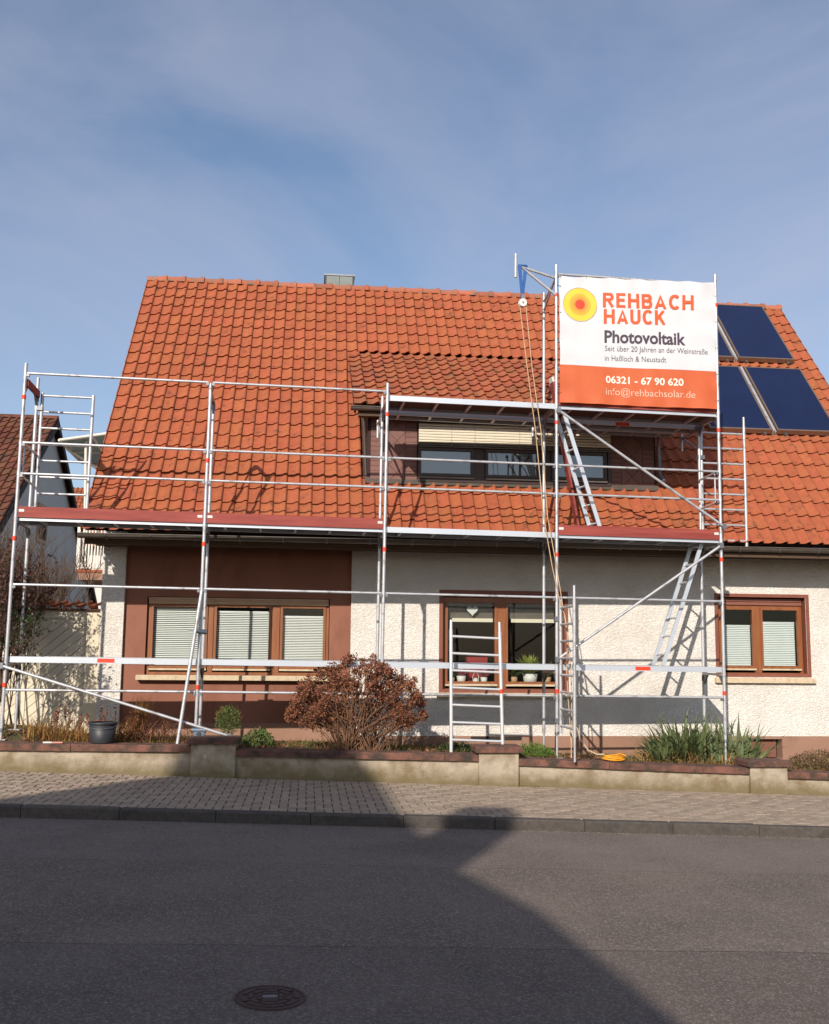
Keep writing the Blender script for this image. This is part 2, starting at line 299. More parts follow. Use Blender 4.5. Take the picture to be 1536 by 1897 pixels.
def asphalt(name, c1, c2, speck, sc, amount):
    m = mat(name, c1, c2, rough=.93, vscale=1.3, c3=tuple(v*.72 for v in c1), s3=.6, p3=(.45,.75), bump=.005, bscale=sc, spec=.25)
    t = m.node_tree; N = t.nodes; L = t.links; b = N['Principled BSDF']; src = b.inputs['Base Color'].links[0].from_socket
    g = N.new('ShaderNodeNewGeometry'); v = N.new('ShaderNodeTexVoronoi'); v.inputs['Scale'].default_value = sc; L.new(g.outputs['Position'], v.inputs['Vector'])
    hs = N.new('ShaderNodeSeparateColor'); L.new(v.outputs['Color'], hs.inputs[0])
    r = N.new('ShaderNodeValToRGB'); r.color_ramp.elements[0].position = 1-amount; r.color_ramp.elements[1].position = 1.0
    r.color_ramp.elements[1].color = (.8, .8, .8, 1); L.new(hs.outputs[0], r.inputs[0])
    x = N.new('ShaderNodeMixRGB'); x.inputs[2].default_value = (*speck, 1); L.new(r.outputs[0], x.inputs[0]); L.new(src, x.inputs[1])
    r2 = N.new('ShaderNodeValToRGB'); r2.color_ramp.elements[0].position = .985; r2.color_ramp.elements[1].position = .99
    v2 = N.new('ShaderNodeTexVoronoi'); v2.inputs['Scale'].default_value = 34; L.new(g.outputs['Position'], v2.inputs['Vector'])
    h2 = N.new('ShaderNodeSeparateColor'); L.new(v2.outputs['Color'], h2.inputs[0]); L.new(h2.outputs[1], r2.inputs[0])
    dd = N.new('ShaderNodeMath'); dd.operation = 'LESS_THAN'; dd.inputs[1].default_value = .2; L.new(v2.outputs['Distance'], dd.inputs[0])
    mm = N.new('ShaderNodeMath'); mm.operation = 'MULTIPLY'; L.new(dd.outputs[0], mm.inputs[0]); L.new(r2.outputs[0], mm.inputs[1])
    y = N.new('ShaderNodeMixRGB'); y.inputs[2].default_value = (*lin('a8a49c'), 1); L.new(mm.outputs[0], y.inputs[0]); L.new(x.outputs[0], y.inputs[1])
    nd = N.new('ShaderNodeTexNoise'); nd.inputs['Scale'].default_value = 1.6; nd.inputs['Detail'].default_value = 6; L.new(g.outputs['Position'], nd.inputs['Vector'])
    ml = N.new('ShaderNodeMixRGB'); ml.inputs[0].default_value = .55; L.new(g.outputs['Position'], ml.inputs[1]); L.new(nd.outputs['Color'], ml.inputs[2])
    vc = N.new('ShaderNodeTexVoronoi'); vc.feature = 'DISTANCE_TO_EDGE'; vc.inputs['Scale'].default_value = .75; L.new(ml.outputs[0], vc.inputs['Vector'])
    lt = N.new('ShaderNodeMapRange'); lt.inputs['From Min'].default_value = .0015; lt.inputs['From Max'].default_value = .005; lt.inputs['To Min'].default_value = 1; lt.inputs['To Max'].default_value = 0; L.new(vc.outputs['Distance'], lt.inputs['Value'])
    ng = N.new('ShaderNodeTexNoise'); ng.inputs['Scale'].default_value = .5; L.new(g.outputs['Position'], ng.inputs['Vector'])
    gr = N.new('ShaderNodeMapRange'); gr.inputs['From Min'].default_value = .52; gr.inputs['From Max'].default_value = .6; gr.inputs['To Max'].default_value = .22; L.new(ng.outputs['Fac'], gr.inputs['Value'])
    cm = N.new('ShaderNodeMath'); cm.operation = 'MULTIPLY'; L.new(lt.outputs[0], cm.inputs[0]); L.new(gr.outputs[0], cm.inputs[1])
    ck = N.new('ShaderNodeMixRGB'); ck.inputs[2].default_value = (*lin('2a2624'), 1); L.new(cm.outputs[0], ck.inputs[0]); L.new(y.outputs[0], ck.inputs[1])
    L.new(ck.outputs[0], b.inputs['Base Color']); return m
M_ASPH1 = asphalt('fine_asphalt', lin('6a5f58'), lin('776b64'), lin('968a80'), 105, .42)
M_ASPH2 = asphalt('coarse_asphalt', lin('685d55'), lin('71655c'), lin('968b80'), 92, .45)
M_ASPH3 = asphalt('dark_asphalt', lin('615750'), lin('6b6058'), lin('8d837b'), 95, .4)
M_CRACK = mat('bitumen_seam', lin('2b2725'), rough=.9)

def glass(name, tint=(.75,.8,.8), refl=1.5):
    m = bpy.data.materials.new(name); m.use_nodes = True; t = m.node_tree; N = t.nodes; L = t.links; N.clear()
    o = N.new('ShaderNodeOutputMaterial'); tr = N.new('ShaderNodeBsdfTransparent'); tr.inputs[0].default_value = (*tint, 1)
    gl = N.new('ShaderNodeBsdfGlossy'); gl.inputs['Roughness'].default_value = .02
    fr = N.new('ShaderNodeFresnel'); fr.inputs[0].default_value = refl; mx = N.new('ShaderNodeMixShader')
    L.new(fr.outputs[0], mx.inputs[0]); L.new(tr.outputs[0], mx.inputs[1]); L.new(gl.outputs[0], mx.inputs[2]); L.new(mx.outputs[0], o.inputs['Surface'])
    return m
M_GRIT = mat('grey_grit', lin('6b6054'), lin('857867'), rough=.95, vscale=30)
M_PRINTL = mat('pale_print', lin('dcb49c'), rough=.6)
M_GLASS = glass('window_glass', (.93,.96,.95))
M_GLASSR = glass('reflective_window_glass', (.85,.9,.92), 2.3)
# ------------------------------------------------------------------ ground, road, pavement, kerb
XA, XB = -40., 60.
def strip(y0, y1, fz, x0=XA, x1=XB): return [(x0,y0,fz(x0)),(x1,y0,fz(x1)),(x1,y1,fz(x1)),(x0,y1,fz(x0))]
g = MB(); g.add(strip(-160, 260, lambda x: zp(x)-.32, -160, 200), [(0,1,2,3)]); g.build('ground', M_SOIL, kind='structure')
KY0, KY1 = -3.19, -3.03                     # kerb front and back
road = MB(); road.add(strip(-16.5, KY0+.02, lambda x: zr(x)-.02), [(0,1,2,3)]); road = road.build('road', M_CRACK, kind='structure')
def wav(x, s): return .03*noise.noise(Vector((x*.9, s, 0))) + .014*noise.noise(Vector((x*5, s, 3)))
def asph(y0, y1, m, s0, s1):
    n = 260; vs = []
    for i in range(n+1):
        x = -14+30*i/n
        vs += [(x, y0+(wav(x, s0) if s0 else 0), zr(x)), (x, y1+(wav(x, s1) if s1 else 0), zr(x))]
    MB().add(vs, [(2*i, 2*i+2, 2*i+3, 2*i+1) for i in range(n)]).build('asphalt_strip', m, road)
asph(-5.148, KY0+.01, M_ASPH1, 1., 0); asph(-7.59, -5.153, M_ASPH2, 2., 1.); asph(-16.5, -7.597, M_ASPH3, 0, 2.)
mc = thing('drain_cover', (3.92, -8.56, zr(3.92)), 'small round rusty iron cover set in the near lane of the road', 'cover')
def zz(x, y, z): return (x, y, z + zr(x))
c = MB()
for ra, rb, h0, h1 in ((0, .176, .006, .006),):
    n = 40; vs = [zz(3.92, -8.56, h0)] + [zz(3.92+rb*math.cos(2*math.pi*i/n), -8.56+rb*math.sin(2*math.pi*i/n), h1) for i in range(n)]
    c.add(vs, [(0, 1+i, 1+(i+1) % n) for i in range(n)])
c.build('lid', M_IRON, mc)
def ring(mb, ra, rb, z0, z1, n=40, gap=0, a0=0, a1=2*math.pi):
    vs = []
    for i in range(n+1):
        t = a0+(a1-a0)*i/n
        for r, z in ((ra, z0), (ra, z1), (rb, z1), (rb, z0)): vs.append(zz(3.92+r*math.cos(t), -8.56+r*math.sin(t), z))
    mb.add(vs, [(i*4+k, i*4+4+k, i*4+4+(k+1) % 4, i*4+(k+1) % 4) for i in range(n) for k in range(3)])
b = MB(); ring(b, .178, .19, -.01, .009); b.build('frame', M_IRON, mc)
for k in range(3):
    for q in range(8):
        b = MB(); ring(b, .05+.04*k, .075+.04*k, .005, .011, 6, 0, q*math.pi/4+.06+.3*k, (q+1)*math.pi/4-.06+.3*k); b.build('raised_rib', M_IRON, mc)
MB().box((3.88, -8.58, zr(3.92)+.004), (3.96, -8.545, zr(3.92)+.014)).build('badge', M_STEELD, mc)

pav = MB(); pav.add(strip(KY1-.01, -.34, lambda x: zp(x)-.012), [(0,1,2,3)]); pav = pav.build('pavement', M_JOINT, kind='structure')
cells = []                                  # herringbone of 20 x 10 cm blocks
PX0, PX1 = -2.6, 13.2
for i in range(-40, 220):
    for j in range(-2, 34):
        k = (i - j) % 4
        if k == 0: cells.append((i*.1, j*.1, .2, .1))
        elif k == 3: cells.append((i*.1, j*.1, .1, .2))
def clip(c):
    x, y, a, b = c; y0 = KY1 + y; y1 = y0+b
    y0 = max(y0, KY1); y1 = min(y1, -.355)
    return None if y1-y0 < .02 or x < PX0 or x > PX1 else (x, y0, x+a, y1)
cells = [c for c in map(clip, cells) if c]
cells.sort(key=lambda c: abs(c[0]-4.6)*.25 + (c[1]-KY1)*3)
full = [c for c in cells]
def paver(mb, c, tone=None):
    x0, y0, x1, y1 = c; g_ = .0055; dz = random.uniform(-.0025, .0025)
    M = lambda x, y, z: (x, y, z + zp(x) + dz + (x-x0)*random.uniform(-.004, .004))
    mb.bbox((x0+g_, y0+g_, -.03), (x1-g_, y1-g_, 0), .004, M, tone)
for c in full[:300]:
    b = MB(); paver(b, c); b.build('paver', M_PAVE, pav)
b = MB()
for c in full[300:]: paver(b, c, random.random())
b.build('paver_field', M_PAVE, pav, kind='stuff')
kerb = MB().box((XA, KY0+.03, -.4), (XB, KY1-.02, -.02), lambda x, y, z: (x, y, z+zp(x))).build('kerb', M_JOINT, kind='structure')
for i in range(-3, 15):
    x0 = i*1.0+.15; dz = random.uniform(-.004, .004)
    MB().add([], []).bbox((x0+.004, KY0+random.uniform(0, .006), -.3), (x0+.996, KY1-.005, .004+dz), .016, lambda x, y, z: (x, y, z+zp(x))).build('kerb_stone', M_KERB, kerb)
MB().box((XA, KY0, -.3), (-2.86, KY1-.006, .0), lambda x, y, z: (x, y, z+zp(x))).build('kerb_run', M_KERB, kerb)

# ------------------------------------------------------------------ house across the street (behind the viewer): it throws the big shadow
opp = thing('opposite_house', (-3, -22, zr(-3)), 'tall plastered house across the street behind the viewer', 'house')
prof = [(-7.1, -1.6), (-7.1, 5.6), (-6.44, 7.59), (-5.93, 9.12), (-5.6, 9.38), (-3.8, 9.38), (-2.06, 7.38), (-.88, 6.10), (.34, 5.20), (1.53, 4.02), (2.7, 2.8), (2.7, -1.6)]
MB().prism([(x, -19, z) for x, z in prof], (0, -9, 0)).build('wall', M_CLAYW, opp)
rf = MB()
for (xa, za), (xb, zb) in zip(prof[1:-2], prof[2:-1]):
    rf.add([(xa, -18.99, za+.012), (xb, -18.99, zb+.012), (xb, -28.1, zb+.012), (xa, -28.1, za+.012)], [(0,1,2,3)])
rf.build('roof', M_TILE3, opp)
MB().box((-1.47, -19.6, 6.0), (-.93, -18.98, 7.62)).build('chimney', M_COPE, opp)
for x, z in ((-5.6, 1), (-3.9, 1), (-1.2, 1), (-5.6, 4), (-3.9, 4), (-1.6, 3.8), (-4.6, 6.8)):
    f = MB().box((x, -18.98, z), (x+1.0, -18.95, z+1.25)).build('window', M_WHITEP, opp)
    MB().box((x+.08, -18.945, z+.08), (x+.92, -18.94, z+1.17)).build('pane', M_ROOM, f)

# ------------------------------------------------------------------ garden soil and street wall
n, k = 90, 14; vs = []
for i in range(n+1):
    for j in range(k+1):
        x = -6+22*i/n; y = -.12+2.15*j/k; vs.append((x, y, zg(x, y)))
MB().add(vs, [(i*(k+1)+j, (i+1)*(k+1)+j, (i+1)*(k+1)+j+1, i*(k+1)+j+1) for i in range(n) for j in range(k)], True).build('garden_soil', M_SOIL, kind='structure')
gw = thing('garden_wall', (6, -.25, zp(6)), 'low beige rendered street wall with stained foot, capped piers and sandstone coping', 'wall')
segs = [(-8, 2.56), (3.15, 6.45), (7.0, 10.32), (10.865, 16)]
for x0, x1 in segs:
    xm = (x0+x1)/2; f = lambda x: ztop(xm)+(x-xm)*{-8: -.0125, 3.15: -.0222, 7.0: -.0402, 10.865: -.035}[x0]
    MB().add([(x0,-.35,zp(x0)-.3),(x1,-.35,zp(x1)-.3),(x1,-.35,f(x1)-.088),(x0,-.35,f(x0)-.088),(x0,-.1,zp(x0)-.3),(x1,-.1,zp(x1)-.3),(x1,-.1,f(x1)-.088),(x0,-.1,f(x0)-.088)],
             [(0,1,2,3),(3,2,6,7),(5,4,7,6),(1,5,6,2),(4,0,3,7)]).build('wall_panel', M_WALL, gw)
    x = x0
    while x < x1-.02:
        L_ = random.uniform(1.15, 1.45); xe = min(x+L_, x1)
        if x1-xe < .4: xe = x1
        dy = random.uniform(-.006, .006); dz = random.uniform(-.003, .003); cs = MB(); nn = 14; vs = []
        for i in range(nn+1):
            t = x+.004+(xe-x-.008)*i/nn; e = [.004*noise.noise(Vector((t*9, q, 4.2))) for q in range(4)]
            for (yy, hh), ee in zip(((-.40, -.088), (-.405, -.012), (-.39, 0), (-.07, .0), (-.06, -.088)), e+[0]):
                vs.append((t, yy+dy+ee, f(t)+hh+dz+ee*.7))
        cs.add(vs, [(i*5+q, i*5+5+q, i*5+5+(q+1) % 5, i*5+(q+1) % 5) for i in range(nn) for q in range(5)])
        cs.add(vs, [(0,1,2,3,4), tuple(nn*5+4-q for q in range(5))]); cs.build('coping_stone', M_COPE, gw)
        x = xe
for x0, x1, zt, zb in ((2.56, 3.15, -.669, -.747), (6.45, 7.0, -.783, -.863), (10.32, 10.865, -.987, -1.061)):
    p = MB().box((x0, -.41, zp(x1)-.3), (x1, -.04, zb)).build('pier', M_WALL, gw)
    MB().bbox((x0-.055, -.465, zb+.0), (x1+.055, .015, zt), .014).build('pier_cap', M_COPE, p)

# ------------------------------------------------------------------ the house
H = thing('house', (7.4, 1.95, -1.0), 'white plastered house with orange tiled roof, brown window bay and long dormer', 'house')
WY = 1.95
W1 = (1.53, 4.42, .10, 1.33); W2 = (6.25, 8.28, -.15, 1.45); W3 = (10.90, 12.45, .14, 1.47); GR = (11.40, 11.95, -1.2, -.885)
def sheet(x0, x1, z0, z1, holes, y):
    mb = MB(); xs = sorted({x0, x1, *[v for h in holes for v in h[:2]]}); zs = sorted({z0, z1, *[v for h in holes for v in h[2:]]})
    for xa, xb in zip(xs, xs[1:]):
        for za, zb in zip(zs, zs[1:]):
            xc, zc = (xa+xb)/2, (za+zb)/2
            if any(h[0] < xc < h[1] and h[2] < zc < h[3] for h in holes): continue
            mb.add([(xa,y,za),(xb,y,za),(xb,y,zb),(xa,y,zb)], [(0,1,2,3)])
    return mb
def reveal(mb, h, y0, y1):
    x0, x1, z0, z1 = h
    mb.add([(x0,y0,z0),(x1,y0,z0),(x1,y0,z1),(x0,y0,z1),(x0,y1,z0),(x1,y1,z0),(x1,y1,z1),(x0,y1,z1)], [(0,1,5,4),(1,2,6,5),(2,3,7,6),(3,0,4,7)]); return mb
PLR, PLL = -.838, -.648
b = sheet(4.76, 14.0, PLR, 2.35, [W2, W3], WY)
b.box((.83, WY, PLR), (1.185, WY+.3, 2.35))
pts = [(WY, -1.6), (WY, 2.35), (5.9, 7.62), (9.85, 2.35), (9.85, -1.6)]
b.add([(.84, y+(.01 if y == WY else 0), z) for y, z in pts], [(4,3,2,1,0)]); b.add([(14.0, y, z) for y, z in pts], [(0,1,2,3,4)])
b.add([(.84, 9.85, -1.6), (14, 9.85, -1.6), (14, 9.85, 2.35), (.84, 9.85, 2.35)], [(3,2,1,0)])
b.build('wall', M_STUC, H)
b = sheet(1.185, 4.76, PLL, 2.35, [W1], WY+.07); reveal(b, W1, WY+.07, WY+.25)
b.add([(4.76, WY, PLL), (4.76, WY+.07, PLL), (4.76, WY+.07, 2.35), (4.76, WY, 2.35)], [(0,1,2,3)])
b.build('window_bay_panel', M_BROWN, H)
b = MB(); b.box((4.76, WY-.012, -1.7), (GR[0], WY+.2, PLR)); b.box((GR[1], WY-.012, -1.7), (14.01, WY+.2, PLR)); b.box((GR[0], WY-.012, -1.7), (GR[1], WY+.2, GR[2])); b.box((GR[0], WY-.012, GR[3]), (GR[1], WY+.2, PLR))
b.box((.82, WY-.012, -1.7), (1.19, WY+.2, -.84)); b.box((1.19, WY+.05, -1.7), (4.76, WY+.25, PLL)); b.build('plinth', M_PLINTH, H)
cv = MB().box((6.72, WY-.016, -.905), (7.55, WY-.0125, -.845)).build('cellar_vent_slot', M_ROOM, H)
vg = MB().box((GR[0]+.04, WY+.09, GR[2]+.02), (GR[1]-.07, WY+.1, GR[3]-.03)).build('vent_grille', M_SHINGB, H)
gb = MB()
for i in range(24): gb.box((GR[0]+.04+i*.0188, WY+.082, GR[2]+.02), (GR[0]+.049+i*.0188, WY+.09, GR[3]-.03))
for i in range(14): gb.box((GR[0]+.04, WY+.079, GR[2]+.02+i*.0192), (GR[1]-.07, WY+.084, GR[2]+.029+i*.0192))
gb.build('grille_bars', M_BROWN, vg)
# floors / room box so the windows look into dark rooms
b = MB(); b.add([(1.0,2.35,-.6),(13.8,2.35,-.6),(13.8,5.5,-.6),(1.0,5.5,-.6),(1.0,2.35,2.1),(13.8,2.35,2.1),(13.8,5.5,2.1),(1.0,5.5,2.1)], [(0,1,2,3),(4,7,6,5),(3,2,6,7),(0,3,7,4),(1,5,6,2)])
b.build('room', M_ROOM, H)

def frame_bars(mb, x0, x1, z0, z1, t, y0, y1):
    mb.box((x0,y0,z0),(x0+t,y1,z1)); mb.box((x1-t,y0,z0),(x1,y1,z1)); mb.box((x0+t,y0,z0),(x1-t,y1,z0+t)); mb.box((x0+t,y0,z1-t),(x1-t,y1,z1))
    return mb
def sash(win, x0, x1, z0, z1, y, t=.04, m=M_WOOD, drip=True):
    f = frame_bars(MB(), x0, x1, z0, z1, t, y, y+.06).build('sash', m, win)
    MB().add([(x0+t-.01,y+.035,z0+t-.01),(x1-t+.01,y+.035,z0+t-.01),(x1-t+.01,y+.035,z1-t+.01),(x0+t-.01,y+.035,z1-t+.01)], [(0,1,2,3)]).build('pane', M_GLASS, win)
    if drip: MB().box((x0+.0, y-.022, z0-.032), (x1, y, z0-.004)).build('drip_rail', M_SILL, win)
def venetian(win, x0, x1, z0, z1, y, m=M_BLIND, n=30, name='venetian_blind', tilt=.62):
    mb = MB(); h = (z1-z0)/n
    for i in range(n):
        z = z0+h*(i+.5); a = h*.55
        mb.add([(x0,y-a*math.cos(tilt),z-a*math.sin(tilt)),(x1,y-a*math.cos(tilt),z-a*math.sin(tilt)),(x1,y,z+.003),(x0,y,z+.003),(x0,y+a*math.cos(tilt),z+a*math.sin(tilt)),(x1,y+a*math.cos(tilt),z+a*math.sin(tilt))], [(0,1,2,3),(3,2,5,4)])
    mb.box((x0,y-.012,z1-.004),(x1,y+.012,z1+.014)); mb.build(name, m, win)
# big three-part window in the brown bay
y1 = WY+.13
win = MB(); x0, x1, z0, z1 = W1
frame_bars(win, x0+.01, x1-.01, z0, z1-.085, .045, y1, y1+.09); win.box((2.49,y1-.004,z0+.046),(2.57,y1+.08,z1-.13)); win.box((3.50,y1-.004,z0+.046),(3.62,y1+.08,z1-.13))
win = win.build('window', M_WOOD, H)
for a, bb, zt in ((1.59, 2.48, 1.15), (2.58, 3.49, 1.105), (3.63, 4.36, 1.04)):
    sash(win, a, bb, z0+.105, z1-.115, y1-.02); venetian(win, a+.038, bb-.038, z0+.148, zt, y1+.075)
for i in range(2): MB().box((x0+.02, y1-.05+i*.004, z1-.036-.03*i), (x1-.02, y1+.04, z1-.010-.03*i)).build('shutter_slat', M_SHUT, win)
MB().box((x0+.03, y1-.055, z1-.112), (x1-.02, y1+.03, z1-.070)).build('shutter_bar', M_SHUT, win)
MB().bbox((1.42, WY-.06, .022), (4.53, WY+.16, .098), .006).build('window_sill', M_SILL, H)
# middle window with plants
win = MB(); x0, x1, z0, z1 = W2; y1 = WY+.12
frame_bars(win, x0+.015, x1-.015, z0+.01, z1-.06, .05, y1, y1+.09); win.box((7.16,y1-.004,z0+.06),(7.32,y1+.085,z1-.11)); win = win.build('window', M_WOOD, H)
sash(win, x0+.06, 7.17, z0+.135, z1-.10, y1-.02); sash(win, 7.31, x1-.06, z0+.135, z1-.10, y1-.02)
for a, bb in ((6.38, 7.12), (7.37, 8.16)):
    MB().box((a, y1+.12, 1.05), (bb, y1+.125, 1.33)).build('grey_roller_blind', M_GUTTER, win)
    MB().box((a+.06, y1+.105, .995), (bb, y1+.118, 1.055)).build('cream_blind_hem', M_CREAM, win)
sr = MB(); frame_bars(sr, x0-.055, x1+.055, z0-.004, z1+.055, .06, WY-.012, WY+.21); sr.build('window_surround', M_WOODD, H)
MB().bbox((6.16, WY-.06, -.225), (8.37, WY+.13, -.152), .006).build('window_sill', M_SILL, H)
# right window with pleated blinds
win = MB(); x0, x1, z0, z1 = W3
frame_bars(win, x0+.015, x1-.015, z0+.01, z1-.14, .05, y1, y1+.09); win.box((11.585,y1-.006,z0+.06),(11.70,y1+.085,z1-.18)); win = win.build('window', M_WOOD, H)
sash(win, x0+.06, 11.59, z0+.135, z1-.175, y1-.02); sash(win, 11.695, x1-.06, z0+.135, z1-.175, y1-.02)
venetian(win, x0+.11, 11.55, z0+.178, .985, y1+.085, M_PLEAT, 22, 'pleated_blind', .9); venetian(win, 11.74, x1-.11, z0+.178, 1.045, y1+.085, M_PLEAT, 24, 'pleated_blind', .9)
for i in range(2): MB().box((x0+.02, y1-.03, z1-.075-.06*i), (x1-.02, y1+.04, z1-.025-.06*i)).build('shutter_slat', M_SHUTB, win)
sr = MB(); frame_bars(sr, x0-.05, x1+.06, z0-.004, z1+.05, .055, WY-.012, WY+.21); sr.build('window_surround', M_WOODD, H)
MB().bbox((10.82, WY-.07, .035), (12.56, WY+.13, .12), .006).build('window_sill', M_SILL, H)

# ---------------- roof
AL = R_(50); NRM = Vector((0, -math.sin(AL), math.cos(AL))); UP = Vector((0, math.cos(AL), math.sin(AL))); E0 = Vector((0, 1.08, 2.26))
def RP(x, s, o=0): return Vector((x, 0, 0)) + E0 + UP*s + NRM*o
SL = 7.52; RX0, RX1 = .68, 14.14
roof = MB()
roof.add([RP(RX0+.03, .03, -.03), RP(RX1-.03, .03, -.03), RP(RX1-.03, SL, -.03), RP(RX0+.03, SL, -.03)], [(0,1,2,3)])
rid = RP(0, SL); bk = Vector((0, 2*rid.y-1.08, 2.26))
roof.add([(RX0, rid.y, rid.z), (RX1, rid.y, rid.z), (RX1, bk.y, bk.z), (RX0, bk.y, bk.z)], [(0,1,2,3)])
roof = roof.build('roof', M_UNDER, H)
PROF = ((-.003,.004),(.02,.001),(.055,.0),(.095,.004),(.122,.019),(.146,.037),(.170,.045),(.192,.038),(.2025,.004))
def tile_geo(wd=.2, ln=.40, ex=.34, th=.017):
    k = wd/.2; vs = []; lift = .034; n = len(PROF)
    for yy, dz in ((ln, 0.), (.0, lift)): vs += [(x*k, yy, z+dz) for x, z in PROF]
    vs += [(x*k, .0, z+lift) for x, z in PROF] + [(x*k, .035, max(z-th, -.012)+.004) for x, z in PROF]
    fs = [(n+i, n+i+1, i+1, i) for i in range(n-1)]; f2 = [(3*n+i, 3*n+i+1, 2*n+i+1, 2*n+i) for i in range(n-1)]
    f2 += [(2*n-1, 3*n+n-1, n-1)]
    return vs, fs, f2
def tiles(parent, m, o, ux, us, un, ncol, nrow, wd, ex, skip, nind, rowjit=.004):
    vs, fs, f2 = tile_geo(wd, ex+.06, ex)
    t = MB(); t.add(vs, fs, True); o0 = len(t.v); t.f += f2; t.sm += [False]*len(f2); me = t.mesh('roof_tile', m)
    B = Matrix((ux, us, un)).transposed()
    cells = [(o+ux*(i*wd)+us*(j*ex), i, j) for i in range(ncol) for j in range(nrow) if not skip(i*wd+wd/2, j*ex+ex/2)]
    cells.sort(key=lambda c: (c[0]-CAM).length)
    rest = MB()
    for q, (p, i, j) in enumerate(cells):
        p = p + ux*random.uniform(-.003, .003) + us*random.uniform(-rowjit, rowjit) + un*random.uniform(0, .005)
        if random.random() < .04: p = p - us*random.uniform(.005, .022) + un*random.uniform(0, .006)
        rot = Matrix.Rotation(random.uniform(-.008, .008), 3, 'Z') @ Matrix.Rotation(random.uniform(-.008, .008), 3, 'X')
        BB = B @ rot
        if q < nind: inst('roof_tile', me, parent, Matrix.Translation(p) @ BB.to_4x4())
        else:
            w_ = [BB @ Vector(v) + p for v in vs]; tn = random.random(); k = len(rest.v)
            rest.add(w_, fs, True, tn); rest.f += [tuple(a+k for a in f) for f in f2]; rest.sm += [False]*len(f2)
    if rest.v: rest.build('roof_tile_field', m, parent, kind='stuff')
DX0, DX1 = 4.98, 9.86
skipm = lambda x, s: DX0-.02 < x+RX0 < DX1+.02 and 1.36 < s < 4.95
tiles(roof, M_TILE, RP(RX0, 0), Vector((1,0,0)), UP, NRM, 67, 22, .2009, .3400, skipm, 300)
for i in range(22):                          # verge side plates, left and right
    for x, sg in ((RX0-.012, -1), (RX1+.02, 1)):
        a = i*.34; MB().add([RP(x, a, .05), RP(x, a+.37, .03), RP(x, a+.37, -.09), RP(x, a, -.075), RP(x+.014*sg, a, .05), RP(x+.014*sg, a+.37, .03), RP(x+.014*sg, a+.37, -.09), RP(x+.014*sg, a, -.075)],
              [(0,1,2,3),(4,7,6,5),(0,4,5,1),(3,2,6,7),(0,3,7,4)]).build('verge_tile', M_TILE2, roof)
rg = []
nr = 36; dx = (RX1-RX0+.06)/nr
for i in range(nr):
    x = RX0-.03+i*dx; mb = MB(); vs = []; n = 10; jz = random.uniform(-.006, .006)
    for t, r in ((x, .092), (x+dx-.06, .10), (x+dx-.05, .122), (x+dx+.02, .122)):
        for k in range(n+1):
            a = math.pi*(k/n)*1.16-.08*math.pi; vs.append((t, rid.y-.0+r*1.02*math.cos(a), rid.z-.035+r*math.sin(a)+jz))
    mb.add(vs, [(q*(n+1)+k, q*(n+1)+k+1, (q+1)*(n+1)+k+1, (q+1)*(n+1)+k) for q in range(3) for k in range(n)], True)
    mb.add(vs[-(n+1):], [tuple(range(n+1))]); mb.build('ridge_tile', M_RIDGE, roof)
# chimney
ch = MB().box((4.27, 6.25, 7.4), (4.88, 6.85, 8.41)).build('chimney', M_GUTTER, H)
MB().box((4.25, 6.23, 8.411), (4.90, 6.87, 8.445)).build('chimney_cap', M_STEELD, ch)
for xa, xb in ((4.30, 4.565), (4.585, 4.85)): MB().box((xa, 6.238, 7.6), (xb, 6.25, 8.40)).build('cladding_sheet', mat('grey_green_sheet', lin('6d7672'), lin('7a837e'), rough=.6), ch)
for x in (4.275, 4.86): MB().box((x-.012, 6.235, 8.0), (x+.02, 6.25, 8.409)).build('corner_strip', M_DARKF, ch)
# eaves: soffit, fascia, gutter
MB().box((RX0+.06, 1.17, 2.11), (RX1-.06, 1.95, 2.14)).build('soffit', M_SOFFIT, H)
MB().box((RX0+.02, 1.15, 2.06), (RX1-.02, 1.175, 2.22)).build('fascia', M_SOFFIT, H)
def gutter(x0, x1, yc, zc, r, parent, brackets, name='gutter'):
    mb = MB(); n = 10
    for rr, fl in ((r, 0), (r-.005, 1)):
        vs = []
        for x in (x0, x1):
            for k in range(n+1):
                a = math.pi*(1+k/n); vs.append((x, yc+rr*math.cos(a), zc+rr*math.sin(a)))
        mb.add(vs, [(k, k+1, n+1+k+1, n+1+k) if fl else (k+1, k, n+1+k, n+1+k+1) for k in range(n)], True)
    for x in (x0, x1):
        mb.add([(x, yc+r*math.cos(math.pi*(1+k/n)), zc+r*math.sin(math.pi*(1+k/n))) for k in range(n+1)], [tuple(range(n+1))])
    mb.tube((x0, yc-r-.004, zc), (x1, yc-r-.004, zc), .009, 8)
    g_ = mb.build(name, M_GUTTER, parent)
    for x in brackets:
        q = MB(); q.path([(x+(.012 if k > 3 else 0), yc+(r+.004)*math.cos(math.pi*(1+k/8)), zc+(r+.004)*math.sin(math.pi*(1+k/8))) for k in range(9)], .011, 5)
        q.build('gutter_bracket', M_STEELD, g_)
    return g_
gutter(RX0-.06, RX1+.05, 1.085, 2.208, .07, H, [RX0+.35+.66*i for i in range(20)])
